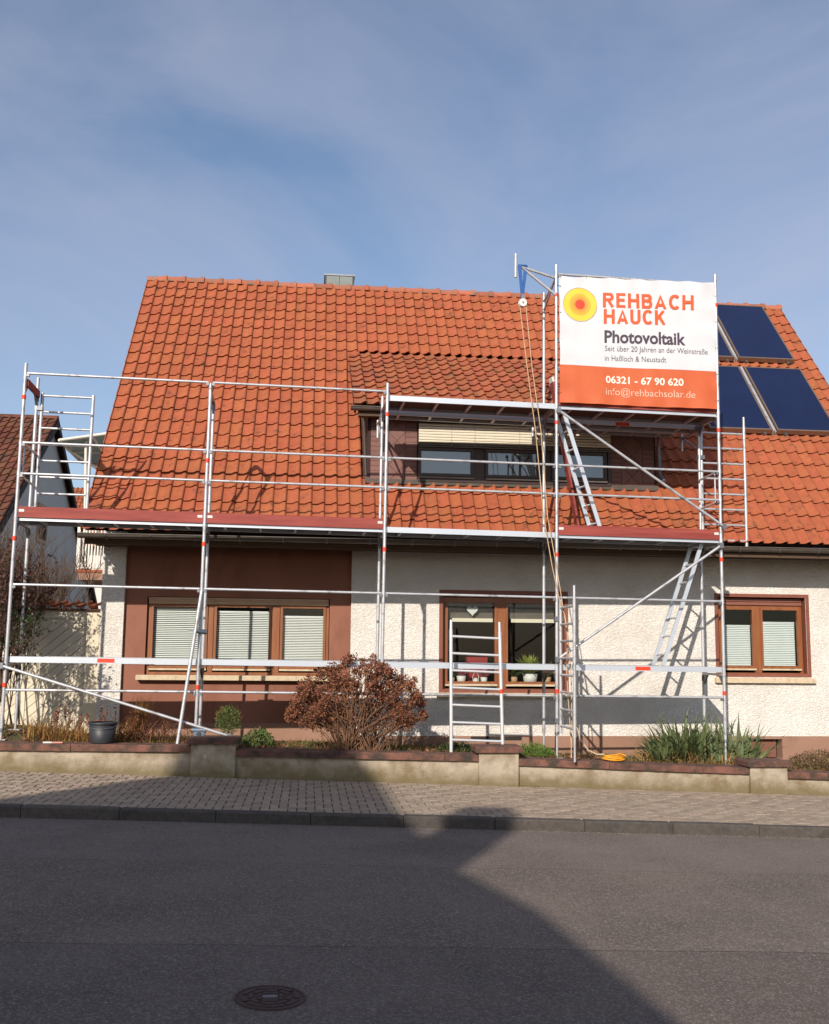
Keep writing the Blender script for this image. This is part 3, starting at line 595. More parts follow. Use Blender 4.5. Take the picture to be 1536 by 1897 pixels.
# ---------------- dormer
DY = 1.90; a2 = math.atan2(6.12-4.44, 4.30-1.52); DE = Vector((0, 1.52, 4.43)); DU = Vector((0, math.cos(a2), math.sin(a2))); DN = Vector((0, -math.sin(a2), math.cos(a2)))
bodyp = [(DY, 2.9), (DY, 4.58), (3.9, 5.75), (3.9, 5.2)]
MB().prism([(DX0, y, z) for y, z in bodyp], (DX1-DX0, 0, 0)).build('dormer_body', M_SHINGB, H)
dfr = MB().box((DX0, DY-.02, 3.2), (DX1, DY+.0-.002, 4.5)).build('dormer_front', M_SHINGB, H)
def shing(pts, y0, th):
    return MB().prism([(x, y0, z) for x, z in pts], (0, -th, 0)).build('shingle', M_SHING, dfr)
for xa, xd0, xd1, xb in ((5.03, 5.33, 5.60, 5.80), (9.08, 9.26, 9.62, 9.83)):
    nrow = 13; z0 = 3.27; h = (4.33-z0)/nrow
    for r in range(nrow):
        for p, q in ((xa, xd0), (xd1, xb)):
            shing([(p+.004, z0+r*h+.004), (q-.004, z0+r*h+.004), (q-.004, z0+r*h+h-.001), (p+.004, z0+r*h+h-.001)], DY-.021, .012+.003*(r % 2))
    wd = xd1-xd0; cz = z0; s_ = wd/2; xm = (xd0+xd1)/2
    while cz < 4.33+s_:
        for pts in ([(xm, cz-s_), (xm+s_, cz), (xm, cz+s_), (xm-s_, cz)], [(xd0, cz), (xm, cz+s_), (xd0, cz+2*s_)], [(xd1, cz), (xd1, cz+2*s_), (xm, cz+s_)]):
            cx = sum(p[0] for p in pts)/len(pts); cc = sum(p[1] for p in pts)/len(pts)
            pp = [(cx+(x-cx)*.965, min(4.33, max(3.26, cc+(z-cc)*.965))) for x, z in pts]
            if max(z for _, z in pp)-min(z for _, z in pp) > .03: shing(pp, DY-.021, .012)
        cz += 2*s_
WX0, WX1 = 5.81, 9.07
dw = MB(); frame_bars(dw, WX0, WX1, 3.27, 4.30, .05, DY-.07, DY-.021); dw = dw.build('dormer_window', M_DARKF, H)
MB().box((WX0+.04, DY-.025, 3.3), (WX1-.04, DY-.0215, 4.3)).build('frame_panel', M_DARKF, dw)
for a, bb in ((5.865, 6.69), (6.98, 7.80), (8.10, 8.945)):
    f = MB(); frame_bars(f, a-.045, bb+.045, 3.365, 3.835, .045, DY-.085, DY-.03); f.build('sash', M_DARKF, dw)
    MB().add([(a,DY-.05,3.41),(bb,DY-.05,3.41),(bb,DY-.05,3.79),(a,DY-.05,3.79)], [(0,1,2,3)]).build('pane', M_GLASSR, dw)
    MB().box((a-.01, DY-.030, 3.40), (bb+.01, DY-.027, 3.80)).build('sky_tone_blind', M_SKYBLIND, dw)  # backing blind whose colour stands in for sky reflected in the pane
    MB().box((a-.04, DY-.11, 3.325), (bb+.05, DY-.087, 3.352)).build('drip_rail', M_GUTTER, dw)
for i in range(8):
    z = 4.215-.046*i
    MB().prism([(WX0+.01, DY-.10, z-.018), (WX0+.01, DY-.105, z+.004), (WX0+.01, DY-.088, z+.024), (WX0+.01, DY-.082, z+.022)], (WX1-WX0-.02, 0, 0)).build('blind_slat', M_CREAM if i < 7 else M_GUTTER, dw)
MB().box((WX0+.01, DY-.11, 3.845), (WX1-.01, DY-.07, 3.862)).build('blind_bottom_bar', M_GUTTER, dw)
for x in (WX0+.55, 6.75, 7.5, 8.3, 8.8):
    MB().box((x, DY-.112, 3.86), (x+.006, DY-.108, 4.24)).build('blind_tape', M_SHUT, dw)
MB().box((DX0-.16, 1.585, 4.31), (DX1+.16, DY-.03, 4.335)).build('dormer_soffit', M_SOFFIT, H)
MB().box((DX0-.18, 1.555, 4.27), (DX1+.18, 1.583, 4.44)).build('dormer_fascia', M_SOFFIT, H)
dr = MB(); DLX, DRX = 4.74, 10.06
dr.add([tuple(Vector((DLX+.02,0,0))+DE+DU*.03-DN*.03), tuple(Vector((DRX-.02,0,0))+DE+DU*.03-DN*.03), tuple(Vector((DRX-.02,0,0))+DE+DU*3.3-DN*.03), tuple(Vector((DLX+.02,0,0))+DE+DU*3.3-DN*.03)], [(0,1,2,3)])
for x in (DLX, DRX-.03):
    dr.prism([tuple(Vector((x,0,0))+DE+DU*.02-DN*.14), tuple(Vector((x,0,0))+DE+DU*.02), tuple(Vector((x,0,0))+DE+DU*3.1), tuple(Vector((x,0,0))+DE+DU*3.1-DN*.14)], (.03, 0, 0))
dr = dr.build('dormer_roof', M_UNDER, H)
tiles(dr, M_TILE2, Vector((DLX,0,0))+DE, Vector((1,0,0)), DU, DN, 26, 10, .2046, .328, lambda x, s: False, 300)
gutter(DLX-.06, DRX+.04, 1.50, 4.40, .06, H, [5.35, 6.2, 7.1, 7.95, 8.8, 9.6], 'dormer_gutter')
dp = MB(); dp.path([(9.99,1.50,4.34),(9.98,1.52,4.22),(9.90,1.80,4.1),(9.90,1.84,3.95),(9.91,1.84,3.5),(9.95,1.72,3.36)], .035, 10); dp.build('downpipe', M_STEELD, H)
MB().prism([RP(DX0-.03, 1.2, .045), RP(DX1+.03, 1.2, .045), RP(DX1+.03, 1.36, .06), RP(DX0-.03, 1.36, .06)], NRM*.012).build('apron_flashing', M_GUTTER, H)
MB().prism([RP(DX0-.035, 1.2, .045), RP(DX0-.005, 1.2, .045), RP(DX0-.005, 3.9, .05), RP(DX0-.035, 3.9, .05)], NRM*.02).build('cheek_flashing', M_GUTTER, H)
# solar collectors on the roof
names = {(0,0): 'dark blue solar collector in the lower row, beside the banner', (1,0): 'dark blue solar collector at the lower right of the roof array',
         (0,1): 'dark blue solar collector in the upper row, mostly behind the banner', (1,1): 'dark blue solar collector at the upper right below the ridge'}
for c_, (xa, xb) in enumerate(((11.22, 12.40), (12.50, 13.67))):
    for r_, (sa, sb) in enumerate(((2.87, 4.92), (5.24, 7.30))):
        t = thing('solar_collector', RP(xa, sa, .1), names[(c_, r_)], 'solar panel', 'solar collectors on the roof')
        f = MB()
        def rb(mb, x0, x1, s0, s1, o0, o1): return mb.box((x0, s0, o0), (x1, s1, o1), lambda x, s, o: RP(x, s, o))
        rb(f, xa, xa+.03, sa, sb, .07, .165); rb(f, xb-.03, xb, sa, sb, .07, .165); rb(f, xa+.03, xb-.03, sb-.03, sb, .07, .165); rb(f, xa+.03, xb-.03, sa, sa+.035, .07, .165)
        f.build('collector_frame', M_PFRAME, t)
        rb(MB(), xa+.03, xb-.03, sa+.035, sb-.03, .09, .158).build('glass_cover', M_PANEL, t)
        for xx in (xa+.15, xb-.15): rb(MB(), xx, xx+.04, sa-.05, sa+.01, .03, .11).build('mounting_hook', M_STEELD, t)
for i, (xa, sa, sb) in enumerate(((12.42, 2.87, 4.92), (12.42, 5.24, 7.3))):
    f = MB().box((xa, sa, .05), (xa+.03, sb, .155), lambda x, s, o: RP(x, s, o)).box((xa+.038, sa-.02, .05), (xa+.06, sb+.02, .14), lambda x, s, o: RP(x, s, o))
    f.build('collector_rail', M_STEEL, H)
# ------------------------------------------------------------------ scaffold
BAY = 2.57; UU = [BAY*i for i in range(5)]
SC = thing('scaffold', S(5.14, .36, -.9), 'galvanised tube scaffold with aluminium decks along the whole front of the house', 'scaffold')
def st(*pq, r=.0242, name='standard', m=M_STEEL):
    mb = MB()
    for p, q in pq: mb.tube(S(*p), S(*q), r, 12)
    return mb.build(name, m, SC)
def band(o, u, d, z, h=.03, r=.0285): MB().tube(S(u, d, z-h), S(u, d, z+h), r, 12).build('red_band', M_REDB, o)
OUT = [(-.598, 4.49), (-.70, 4.33), (-.86, 4.475), (-.95, 6.48), (-1.04, 6.50)]
INN = [(-.62, 4.48), (-.70, 4.22), (-.86, 4.46), (-1.0, 6.30), (-1.0, 4.27)]
bands_out = [(0, 2, 4), (0, 2, 3.2), (0, 2, 4), (0, 2, 4, 6), (0, 2, 4, 6)]
for i, u in enumerate(UU):
    zb, zt = OUT[i]; pw = S(u, 0, zb); zb = zg(pw.x, pw.y)+.006 - (pw.z-zb)
    jack = .34 if i in (3, 4) else .12
    o = st(((u, 0, zb+jack), (u, 0, zt)))
    MB().tube(S(u, 0, zb), S(u, 0, zb+jack+.02), .0165, 10).box((u-.075, -.075, zb-.004), (u+.075, .075, zb+.008), S).build('base_jack', M_STEEL, o)
    MB().tube(S(u, 0, zb+jack-.01), S(u, 0, zb+jack+.03), .034, 10).build('jack_nut', M_STEELD, o)
    for z in bands_out[i]: band(o, u, 0, z)
    for z in (.28, 2.28, 4.28, 1.36, 2.91, 3.35):         # collars and rail sockets
        if z < zt: MB().tube(S(u, 0, z-.03), S(u, 0, z+.03), .028, 10).build('collar', M_STEEL, o)
    zb, zt = INN[i]; pw = S(u, .73, zb); zb = zg(pw.x, pw.y)+.006 - (pw.z-zb)
    o = st(((u, .73, zb+jack), (u, .73, zt)))
    MB().tube(S(u, .73, zb), S(u, .73, zb+jack+.02), .0165, 10).box((u-.075, .655, zb-.004), (u+.075, .805, zb+.008), S).build('base_jack', M_STEEL, o)
    for z in (.20, 2.16, 4.16):
        if z < zt: MB().tube(S(u, .73, z-.04), S(u, .73, z+.04), .029, 10).build('collar', M_STEELD, o)
    for z in ((.30, 2.27, 4.245) if zt > 4 else (.30, 2.27)):
        t = MB().box((u-.025, .0, z-.045), (u+.025, .73, z-.012), S).build('transom', M_STEEL, SC)
        for dd, sg in ((.03, 1), (.70, -1)):
            MB().add([S(u-.012, dd, z-.045), S(u-.012, dd+.14*sg, z-.045), S(u-.012, dd, z-.19), S(u+.012, dd, z-.045), S(u+.012, dd+.14*sg, z-.045), S(u+.012, dd, z-.19)], [(0,1,2),(3,5,4),(1,4,5,2)]).build('gusset', M_STEELD, t)
def rail(u0, u1, z, d=-.012, r=.0185):
    o = MB().tube(S(u0+.03, d, z), S(u1-.03, d, z), r, 10).build('guard_rail', M_STEEL, SC)
    for u, sg in ((u0, 1), (u1, -1)):
        MB().box((u+sg*.02 if sg > 0 else u-.062, d-.024, z-.05), (u+.062 if sg > 0 else u-.02, d+.02, z-.012), S).build('rail_wedge', M_STEELD, o)
for i in range(4):
    zs = [3.35, 2.91, 1.365, -.065]
    if i < 2: zs.append(4.345)
    for z in zs: rail(UU[i], UU[i+1], z)
def deck(i, z, d0=.028, d1=.695, bars=5, mark=False, du=(.014, -.014), front=M_ALU):
    u0, u1 = UU[i]+du[0], UU[i+1]+du[1]
    k = MB().box((u0, d0+.03, z-.022), (u1, d1-.03, z-.004), S).build('deck', M_PLY, SC)
    for a in (d0, d1-.032):
        b = MB(); b.box((u0, a, z-(.08 if a < .1 else .068)), (u1, a+.032, z), S); b.build('side_beam', front, k)
    for q in range(bars):
        u = u0+(u1-u0)*(q+.5)/bars; MB().box((u-.018, d0+.034, z-.062), (u+.018, d1-.034, z-.023), S).build('cross_bar', M_ALU, k)
    for u in (u0, u1):
        MB().box((u-.02, d0+.03, z-.07), (u+.02, d1-.03, z-.006), S).build('end_cap', M_ALU, k)
    if mark:
        uc = mark; MB().box((uc-.115, d0-.004, z-.066), (uc+.115, d0+.002, z-.012), S).build('red_marker', M_REDB, k)
    return k
for i in range(4):
    deck(i, .385, mark={0: 1.31, 3: 9.03}.get(i)); deck(i, 2.335)
    if i >= 2: deck(i, 4.30)
deck(2, 4.255, .78, 1.10); deck(3, 4.255, .78, 1.10, mark=9.02); deck(3, 4.24, 1.13, 1.42, du=(.05, -.25))
for u in (UU[2], UU[3], UU[4]):              # inner brackets
    b = MB().tube(S(u, .75, 4.16), S(u, 1.42, 4.17), .022, 10).tube(S(u, .75, 3.84), S(u, 1.36, 4.15), .018, 8).tube(S(u, 1.42, 4.24), S(u, 1.42, 3.95), .021, 10)
    b.build('inner_bracket', M_STEEL, SC)
def toe(u0, u1, m=M_TOE):
    t = MB().bbox((u0+.026, .0, 2.30), (u1-.026, .026, 2.452), .004, S).build('toe_board', m, SC)
    for u in (u0+.07, u1-.07): MB().box((u-.035, -.004, 2.375), (u+.035, .0, 2.412), S).build('end_plate', M_PLATE, t)
toe(UU[0], UU[1]); toe(UU[1], UU[2]); toe(UU[3], UU[4])
def brace(p, q, r=.0205):
    t = MB().tube(S(*p), S(*q), r, 10).build('diagonal_brace', M_STEEL, SC)
    for e, o in ((p, q), (q, p)):
        v = (Vector(o)-Vector(e)).normalized()*.06; MB().box((e[0]-.03, e[1]-.025, e[2]-.04), (e[0]+.03, e[1]+.03, e[2]+.04), S).build('brace_coupler', M_STEELD, t)
brace((7.73, -.05, 4.18), (10.31, -.05, 2.50)); brace((7.70, -.05, .46), (10.26, -.05, 2.21)); brace((-.05, -.05, .26), (3.03, -.12, -.655))
rk = MB().tube(S(2.345, -.22, -.80), S(2.575, -.06, 1.34), .0242, 12).build('raking_shore', M_STEEL, SC)
MB().tube(S(2.50, -.09, .78), S(2.66, -.02, .76), .035, 8).box((2.42, -.1, .765), (2.56, -.04, .80), S).build('swivel_coupler', M_STEELD, rk)
cl = MB(); cl.box((2.55, -.14, -.66), (2.70, .0, -.60), S); cl.tube(S(2.52, -.1, -.58), S(2.72, -.1, -.58), .035, 8); cl.tube(S(2.62, -.16, -.63), S(2.62, .02, -.55), .03, 8); cl.build('foot_coupler', mat('blue_grey_clamp', lin('5e6b7c'), lin('737d8a'), rough=.5, metal=.5), SC)
# end guard rails at the left end and right end
for u, sg in ((UU[0], 1), (UU[4], -1)):
    e = MB(); d_ = .03*sg
    for z in (3.35, 2.88): e.tube(S(u+d_, .03, z), S(u+d_, .70, z-.02), .017, 8)
    for dd in (.1, .62): e.tube(S(u+d_, dd, 3.35), S(u+d_, dd, 2.88), .013, 8)
    e.build('end_guard_rail', M_STEEL, SC)
MB().box((.01, .02, 4.17), (.045, .71, 4.27), S).build('end_cross_board', M_TOE, SC)
# ladder-like frames clamped to the standards
def lframe(P, Q, z0, z1, nr, parent, m=M_STEEL, name='ladder_frame', rz=None, spig=True):
    """P, Q: the two post feet in scaffold (u, d); rungs between"""
    f = MB().tube(S(*P, z0), S(*P, z1), .0242, 12).tube(S(*Q, z0), S(*Q, z1), .0242, 12)
    if spig: f.tube(S(*Q, z1-.01), S(*Q, z1+.17), .021, 10, .018)
    f = f.build(name, m, parent)
    for k in range(nr):
        z = (rz or (z0+.12, (z1-z0-.24)/(nr-1)))[0] + k*(rz or (0, (z1-z0-.24)/(nr-1)))[1]
        MB().tube(S(*P, z), S(*Q, z), .0175, 10).build('rung', m, f)
    return f
lframe((.07, .76), (.80, .76), 2.40, 4.26, 7, SC, rz=(2.75, .245), spig=False)
lframe((10.33, .76), (11.065, .76), 2.28, 4.25, 8, SC, rz=(2.385, .25))
lframe((7.755, -.04), (7.755, -.73), -.60, 1.33, 8, SC, rz=(-.49, .243))
MB().tube(S(7.755, -.73, -.93), S(7.755, -.73, -.55), .0165, 10).build('base_jack', M_STEEL, SC)
for z in (1.05, -.42): MB().box((7.67, -.045, z-.035), (7.80, .03, z+.035), S).build('coupler', M_STEELD, SC)
for (u, d, z) in ((.03, .745, 4.02), (.03, .745, 2.52), (10.305, .745, 3.72), (10.305, .745, 2.5), (10.3, .745, 4.2)):
    MB().box((u-.055, d-.035, z-.03), (u+.06, d+.045, z+.03), S).build('coupler', M_STEELD, SC)
# hoist arm on top of the tower
ar = MB().tube(S(7.70, 0, 6.27), S(7.16, -.02, 6.40), .021, 10).tube(S(7.70, 0, 6.0), S(7.18, -.02, 6.38), .021, 10).tube(S(7.20, -.02, 6.395), S(7.07, -.02, 6.41), .017, 8).tube(S(7.066, -.02, 6.23), S(7.066, -.02, 6.60), .0225, 10)
ar.tube(S(7.71, .73, 6.15), S(7.71, .0, 6.27), .02, 8).tube(S(7.71, .73, 6.0), S(7.71, .03, 6.30), .018, 8)
ar.build('hoist_arm', M_STEEL, SC)
rail(UU[3], UU[4], 6.33); rail(UU[3], UU[4], 5.3, .0); rail(UU[3], UU[4], 4.85, .0)
MB().bbox((UU[3]+.03, .0, 4.27), (UU[4]-.03, .03, 4.42), .004, S).build('toe_board', M_TOE, SC)

# hoist: strap, pulley, rope
hp = thing('rope_pulley', S(7.17, -.02, 5.84), 'white rope pulley hanging on a blue strap from the tower arm', 'pulley')
sp = MB()
for a in (-.03, .03):
    sp.add([S(7.17+a*1.7-.03, -.045+a*.3, 6.42), S(7.17+a*1.7+.03, -.045+a*.3, 6.42), S(7.17+a*.2+.02, -.03, 5.95), S(7.17+a*.2-.02, -.03, 5.95),
            S(7.17+a*1.7-.03, -.04+a*.3, 6.42), S(7.17+a*1.7+.03, -.04+a*.3, 6.42), S(7.17+a*.2+.02, -.025, 5.95), S(7.17+a*.2-.02, -.025, 5.95)], [(0,1,2,3),(7,6,5,4),(0,4,5,1),(1,5,6,2),(2,6,7,3),(3,7,4,0)])
sp.box((7.10, -.05, 6.415), (7.24, .015, 6.43), S); sp.build('blue_strap', M_BLUE, hp)
pl = MB(); pl.tube(S(7.175, -.055, 5.83), S(7.175, -.04, 5.83), .062, 20).tube(S(7.175, -.0, 5.83), S(7.175, .015, 5.83), .062, 20); pl.build('side_plate', M_PLATE, hp)
MB().tube(S(7.175, -.04, 5.83), S(7.175, 0, 5.83), .05, 18).build('sheave', M_STEELD, hp)
MB().tube(S(7.175, -.062, 5.83), S(7.175, .02, 5.83), .014, 8).build('axle', M_STEELD, hp)
MB().box((7.15, -.05, 5.87), (7.20, .01, 5.965), S).build('hook', M_STEELD, hp)
rp_ = MB()
rp_.path([S(*p) for p in ((7.127,-.02,5.84),(7.24,-.05,4.836),(7.367,-.07,3.842),(7.492,-.08,2.538),(7.615,-.09,1.817),(7.737,-.1,1.262),(7.80,-.11,1.1))], .0075, 6)
rp_.path([S(*p) for p in ((7.223,-.02,5.84),(7.315,-.05,4.84),(7.45,-.07,3.846),(7.55,-.08,2.54),(7.681,-.09,1.819),(7.794,-.1,1.104),(7.835,-.12,.80),(7.80,-.2,.3),(7.82,-.2,-.1),(7.845,-.2,-.444),(7.87,-.2,-.93))], .0075, 6)
rp_.path([S(*p) for p in ((7.80,-.11,1.1),(7.84,-.16,.75),(7.865,-.2,.2),(7.875,-.2,-.4),(7.86,-.2,-.93))], .0075, 6)
rp_.build('hoist_rope', M_ROPE, None, label='beige double hoist rope running from the pulley down to the garden', cat='rope')
yc = thing('yellow_cable_coil', S(8.42, -.2, -.97), 'flat yellow cable coil lying on the wall coping', 'cable')
c0 = Vector((8.425, -.15, ztop(8.425)+.015)); pts = []
for i in range(110):
    t = i/110*2*math.pi*5.3; k = 1-.05*(i/110*5.3); pts.append(c0+Vector((.165*k*math.cos(t), .07*k*math.sin(t), .011*(i/110*5.3)+.008*math.sin(t*2.3)-.04*.165*math.cos(t))))
MB().path(pts, .0105, 6).build('coil', M_YROPE, yc)
MB().path([c0+Vector((-.12,-.03,.06)), c0+Vector((0,-.07,.075)), c0+Vector((.1,.02,.085)), c0+Vector((.17,.0,.06))], .012, 6).build('strap_end', M_YROPE, yc)
MB().path([S(7.93,-.15,-.25), S(7.948,-.15,-.432), S(8.011,-.15,-.676), S(8.13,-.15,-.828), S(8.26,-.15,-.885), S(8.36,-.16,-.885)], .012, 8).build('pale_hose', mat('pale_hose', lin('c2a98f'), rough=.6), yc)

# banner
BA = thing('banner', S(8.98, -.04, 4.3), 'white and orange solar company banner tied to the scaffold tower', 'banner')
def bz(u, z):
    e = math.exp(-(6.3-z)*4)+math.exp(-(z-4.3)*4)                     # pulls towards the ties
    f_ = .5+.5*math.cos((u-7.77)/2.44*6*2*math.pi)
    s_ = math.exp(-(u-7.745)*6)+math.exp(-(10.235-u)*6); g_ = .5+.5*math.cos((z-4.45)/.42*2*math.pi)
    return -.06 + .016*math.sin(u*1.9+z*.8) + .009*math.sin(z*3.1+u*4.2) + .007*noise.noise(Vector((u*2.6, z*2.0, 1))) + .004*noise.noise(Vector((u*9+z*2, z*2.5, 5))) + .02*e*(f_-.5) + .02*s_*(g_-.5)
bT = lambda u: 6.298+.018*(u-7.74)-.022*(.5-.5*math.cos((u-7.77)/2.44*6*2*math.pi))
bB = lambda u: 4.302+.006*(u-7.74)
bS = lambda u: 4.889+.01*(u-7.74)
def cloth(name, fa, fb, m, u0=7.745, u1=10.235, n=60, k=30):
    vs = []
    for i in range(n+1):
        u = u0+(u1-u0)*i/n
        for j in range(k+1):
            z = fa(u)+(fb(u)-fa(u))*j/k; vs.append(S(u, bz(u, z), z))
    MB().add(vs, [(i*(k+1)+j, (i+1)*(k+1)+j, (i+1)*(k+1)+j+1, i*(k+1)+j+1) for i in range(n) for j in range(k)], True).build(name, m, BA)
cloth('white_field', bS, bT, M_BANW); cloth('orange_field', bB, bS, M_BANO)
for i in range(7):
    u = 7.77+2.44*i/6
    MB().path([S(u, bz(u, bT(u)), bT(u)-.03), S(u, -.03, bT(u)+.02), S(u+.01, -.012, 6.35)], .004, 5).build('tie', M_DARKF, BA)
for i in range(5):
    for u, up_ in ((7.755, 7.71), (10.225, 10.28)):
        z = 4.45+.42*i; MB().path([S(u+.02*(1 if u < 9 else -1), bz(u, z)-.004, z), S(u, -.05, z+.004), S(up_, -.028, z+.015)], .004, 5).build('tie', M_DARKF, BA)
def letters(txt, u0, u1, z0, z1, m, bold=0., tilt=0., lineh=None):
    cu = bpy.data.curves.new('txt', 'FONT'); cu.body = txt; cu.size = 1; cu.resolution_u = 4; cu.offset = bold
    to = bpy.data.objects.new('txt', cu); col.objects.link(to); bpy.context.view_layer.update()
    me = bpy.data.meshes.new_from_object(to.evaluated_get(bpy.context.evaluated_depsgraph_get()))
    bpy.data.objects.remove(to); bpy.data.curves.remove(cu)
    xs = [v.co.x for v in me.vertices]; xa, xb = min(xs), max(xs)
    zmin, zmax = lineh if lineh else (min(v.co.y for v in me.vertices), max(v.co.y for v in me.vertices))
    for v in me.vertices:
        t = (v.co.x-xa)/(xb-xa); u = u0+(u1-u0)*t; z = z0+(z1-z0)*(v.co.y-zmin)/(zmax-zmin)+tilt*t
        v.co = S(u, bz(u, z)-.004, z)
    me.materials.append(m); obj('lettering', me, BA)
CAP = (0, .729)
def arc(cx, cy, rx, ry, a0, a1, n=10): return [(cx+rx*math.cos(R_(a0+(a1-a0)*i/n)), cy+ry*math.sin(R_(a0+(a1-a0)*i/n))) for i in range(n+1)]
h_ = .085
GL = {'R': (.66, [[(h_,0),(h_,1)], [(h_,1-h_),(.34,1-h_)]+arc(.36,.72,.215,.195,90,-90)+[(h_,.525)], [(.33,.5),(.60,0)]]),
      'E': (.56, [[(h_,0),(h_,1)], [(h_,1-h_),(.56,1-h_)], [(h_,.52),(.51,.52)], [(h_,h_),(.56,h_)]]),
      'H': (.70, [[(h_,0),(h_,1)], [(.70-h_,0),(.70-h_,1)], [(h_,.52),(.7-h_,.52)]]),
      'B': (.64, [[(h_,0),(h_,1)], [(h_,1-h_),(.34,1-h_)]+arc(.35,.725,.19,.19,90,-90)+[(h_,.535)], [(h_,.535),(.36,.535)]+arc(.36,.31,.205,.225,90,-90)+[(h_,h_)]]),
      'A': (.74, [[(.085,0),(.37,.97),(.655,0)], [(.2,.27),(.54,.27)]]),
      'C': (.68, [arc(.36,.5,.275,.425,42,318,18)]),
      'U': (.66, [[(h_,1),(h_,.34)]+arc(.33,.33,.245,.245,180,360,10)+[(.66-h_,1)]]),
      'K': (.68, [[(h_,0),(h_,1)], [(h_,.36),(.58,1)], [(.27,.58),(.62,0)]])}
def strokes(word, u0, u1, z0, z1, m, tilt):
    tot = sum(GL[c][0] for c in word)+.17*(len(word)-1); x = 0; k = (u1-u0)/tot; hz = z1-z0; q = 0
    for c in word:
        wd, ls = GL[c]; mb = MB()
        for l in ls:
            pts = [Vector((px*k, py*hz)) for px, py in l]; vs = []; hw_ = .104*hz
            for i, p in enumerate(pts):
                a = pts[max(i-1, 0)]; b = pts[min(i+1, len(pts)-1)]; d = (b-a).normalized(); n_ = Vector((-d.y, d.x))
                sc_ = 1
                if 0 < i < len(pts)-1:
                    d1 = (p-a).normalized(); sc_ = 1/max(.45, abs(n_.dot(Vector((-d1.y, d1.x)))))
                for sg in (-1, 1):
                    r_ = p+n_*hw_*sg*sc_; uu = u0+x*k+r_.x; t_ = (uu-u0)/(u1-u0); zz_ = z0+min(max(r_.y, 0), hz)+tilt*t_; vs.append(S(uu, bz(uu, zz_)-.004-.0004*q, zz_))
                
            q += 1
            mb.add(vs, [(2*i+1, 2*i, 2*i+2, 2*i+3) for i in range(len(pts)-1)])
        mb.build('letter', m, BA); x += wd+.17
strokes('REHBACH', 8.434, 9.879, 5.832, 6.065, M_PRINTO, .04)
strokes('HAUCK', 8.45, 9.419, 5.575, 5.808, M_PRINTO, .03)
letters('Photovoltaik', 8.456, 9.745, 5.283, 5.48, M_PRINTD, .028, .024, CAP)
letters('Seit über 20 Jahren an der Weinstraße', 8.463, 10.102, 5.147, 5.238, M_PRINTD, -.004, .026, CAP)
letters('in Haßloch & Neustadt', 8.462, 9.427, 4.994, 5.085, M_PRINTD, -.004, .016, CAP)
letters('06321 - 67 90 620', 8.468, 9.698, 4.647, 4.76, M_PRINTW, .022, .01, CAP)
letters('info@rehbachsolar.de', 8.466, 9.886, 4.46, 4.575, M_PRINTL, -.004, .013, CAP)
for r, m, o in ((.262, M_YEL, .0035), (.17, M_YEL2, .006), (.125, M_YEL3, .0075), (.079, M_RED, .009)):
    n = 40; vs = []
    for q in range(5):
        for i in range(n):
            t = 2*math.pi*i/n; u = 8.07+r*q/4*math.cos(t); z = 5.856+r*q/4*math.sin(t); vs.append(S(u, bz(u, z)-o, z))
    MB().add(vs, [(q*n+i, q*n+(i+1) % n, (q+1)*n+(i+1) % n, (q+1)*n+i) for q in range(4) for i in range(n)], True).build('logo_disc', m, BA)
vs = []
def halo(r0, r1, m):
    n = 48; vs = []
    for i in range(n):
        t = 2*math.pi*i/n
        for r in (r0, r1): u = 8.07+r*math.cos(t); z = 5.856+r*math.sin(t); vs.append(S(u, bz(u, z)-.0105, z))
    MB().add(vs, [(2*i, 2*i+1, (2*i+3) % (2*n), (2*i+2) % (2*n)) for i in range(n)]).build('logo_outline', m, BA)
halo(.262, .268, M_SHUT)

# ladders and loose boards
def ladder(name, label, a0, a1, b0, b1, n, m=M_ALU):
    t = thing(name, S(*a0), label, 'ladder', 'access ladders inside the scaffold')
    a0, a1, b0, b1 = map(Vector, (a0, a1, b0, b1))
    for p, q in ((a0, a1), (b0, b1)):
        d = (q-p).normalized(); w_ = Vector((0, 1, 0)); s_ = d.cross(w_).normalized()
        vs = [S(*(e+w_*y*.012+s_*x*.03)) for e in (p, q) for x, y in ((-1,-1),(1,-1),(1,1),(-1,1))]
        MB().add(vs, [(0,1,2,3),(7,6,5,4),(0,4,5,1),(1,5,6,2),(2,6,7,3),(3,7,4,0)]).build('stile', m, t)
    for i in range(n):
        k = (i+.6)/n; MB().tube(S(*a0.lerp(a1, k)), S(*b0.lerp(b1, k)), .015, 8).build('rung', m, t)
ladder('access_ladder', 'aluminium ladder from the main deck up through the banner tower deck', (8.40,.45,2.35), (7.80,.45,4.33), (8.46,.16,2.35), (7.83,.16,4.33), 7)
ladder('access_ladder', 'aluminium ladder from the lowest deck up to the main deck at the right end', (9.38,.52,.39), (10.05,.52,2.33), (9.42,.22,.39), (10.09,.22,2.33), 7)
lb = thing('leaning_board', S(8.2, .55, 2.36), 'dark red stained board leaning up through the tower deck', 'board')
p, q = Vector((8.225, .56, 2.35)), Vector((7.79, .56, 4.83)); d = (q-p).normalized(); s_ = Vector((d.z, 0, -d.x))
vs = [S(*(e+Vector((0, y*.075, 0))+s_*x*.016)) for e in (p, q) for x, y in ((-1,-1),(1,-1),(1,1),(-1,1))]
MB().add(vs, [(0,1,2,3),(7,6,5,4),(0,4,5,1),(1,5,6,2),(2,6,7,3),(3,7,4,0)]).build('board', M_TOE, lb)
vs = [S(*(e+Vector((0, y*.08, 0))+s_*x*.02)) for e in (q-d*.06, q+d*.02) for x, y in ((-1,-1),(1,-1),(1,1),(-1,1))]
MB().add(vs, [(0,1,2,3),(7,6,5,4),(0,4,5,1),(1,5,6,2),(2,6,7,3),(3,7,4,0)]).build('end_plate', M_PLATE, lb)
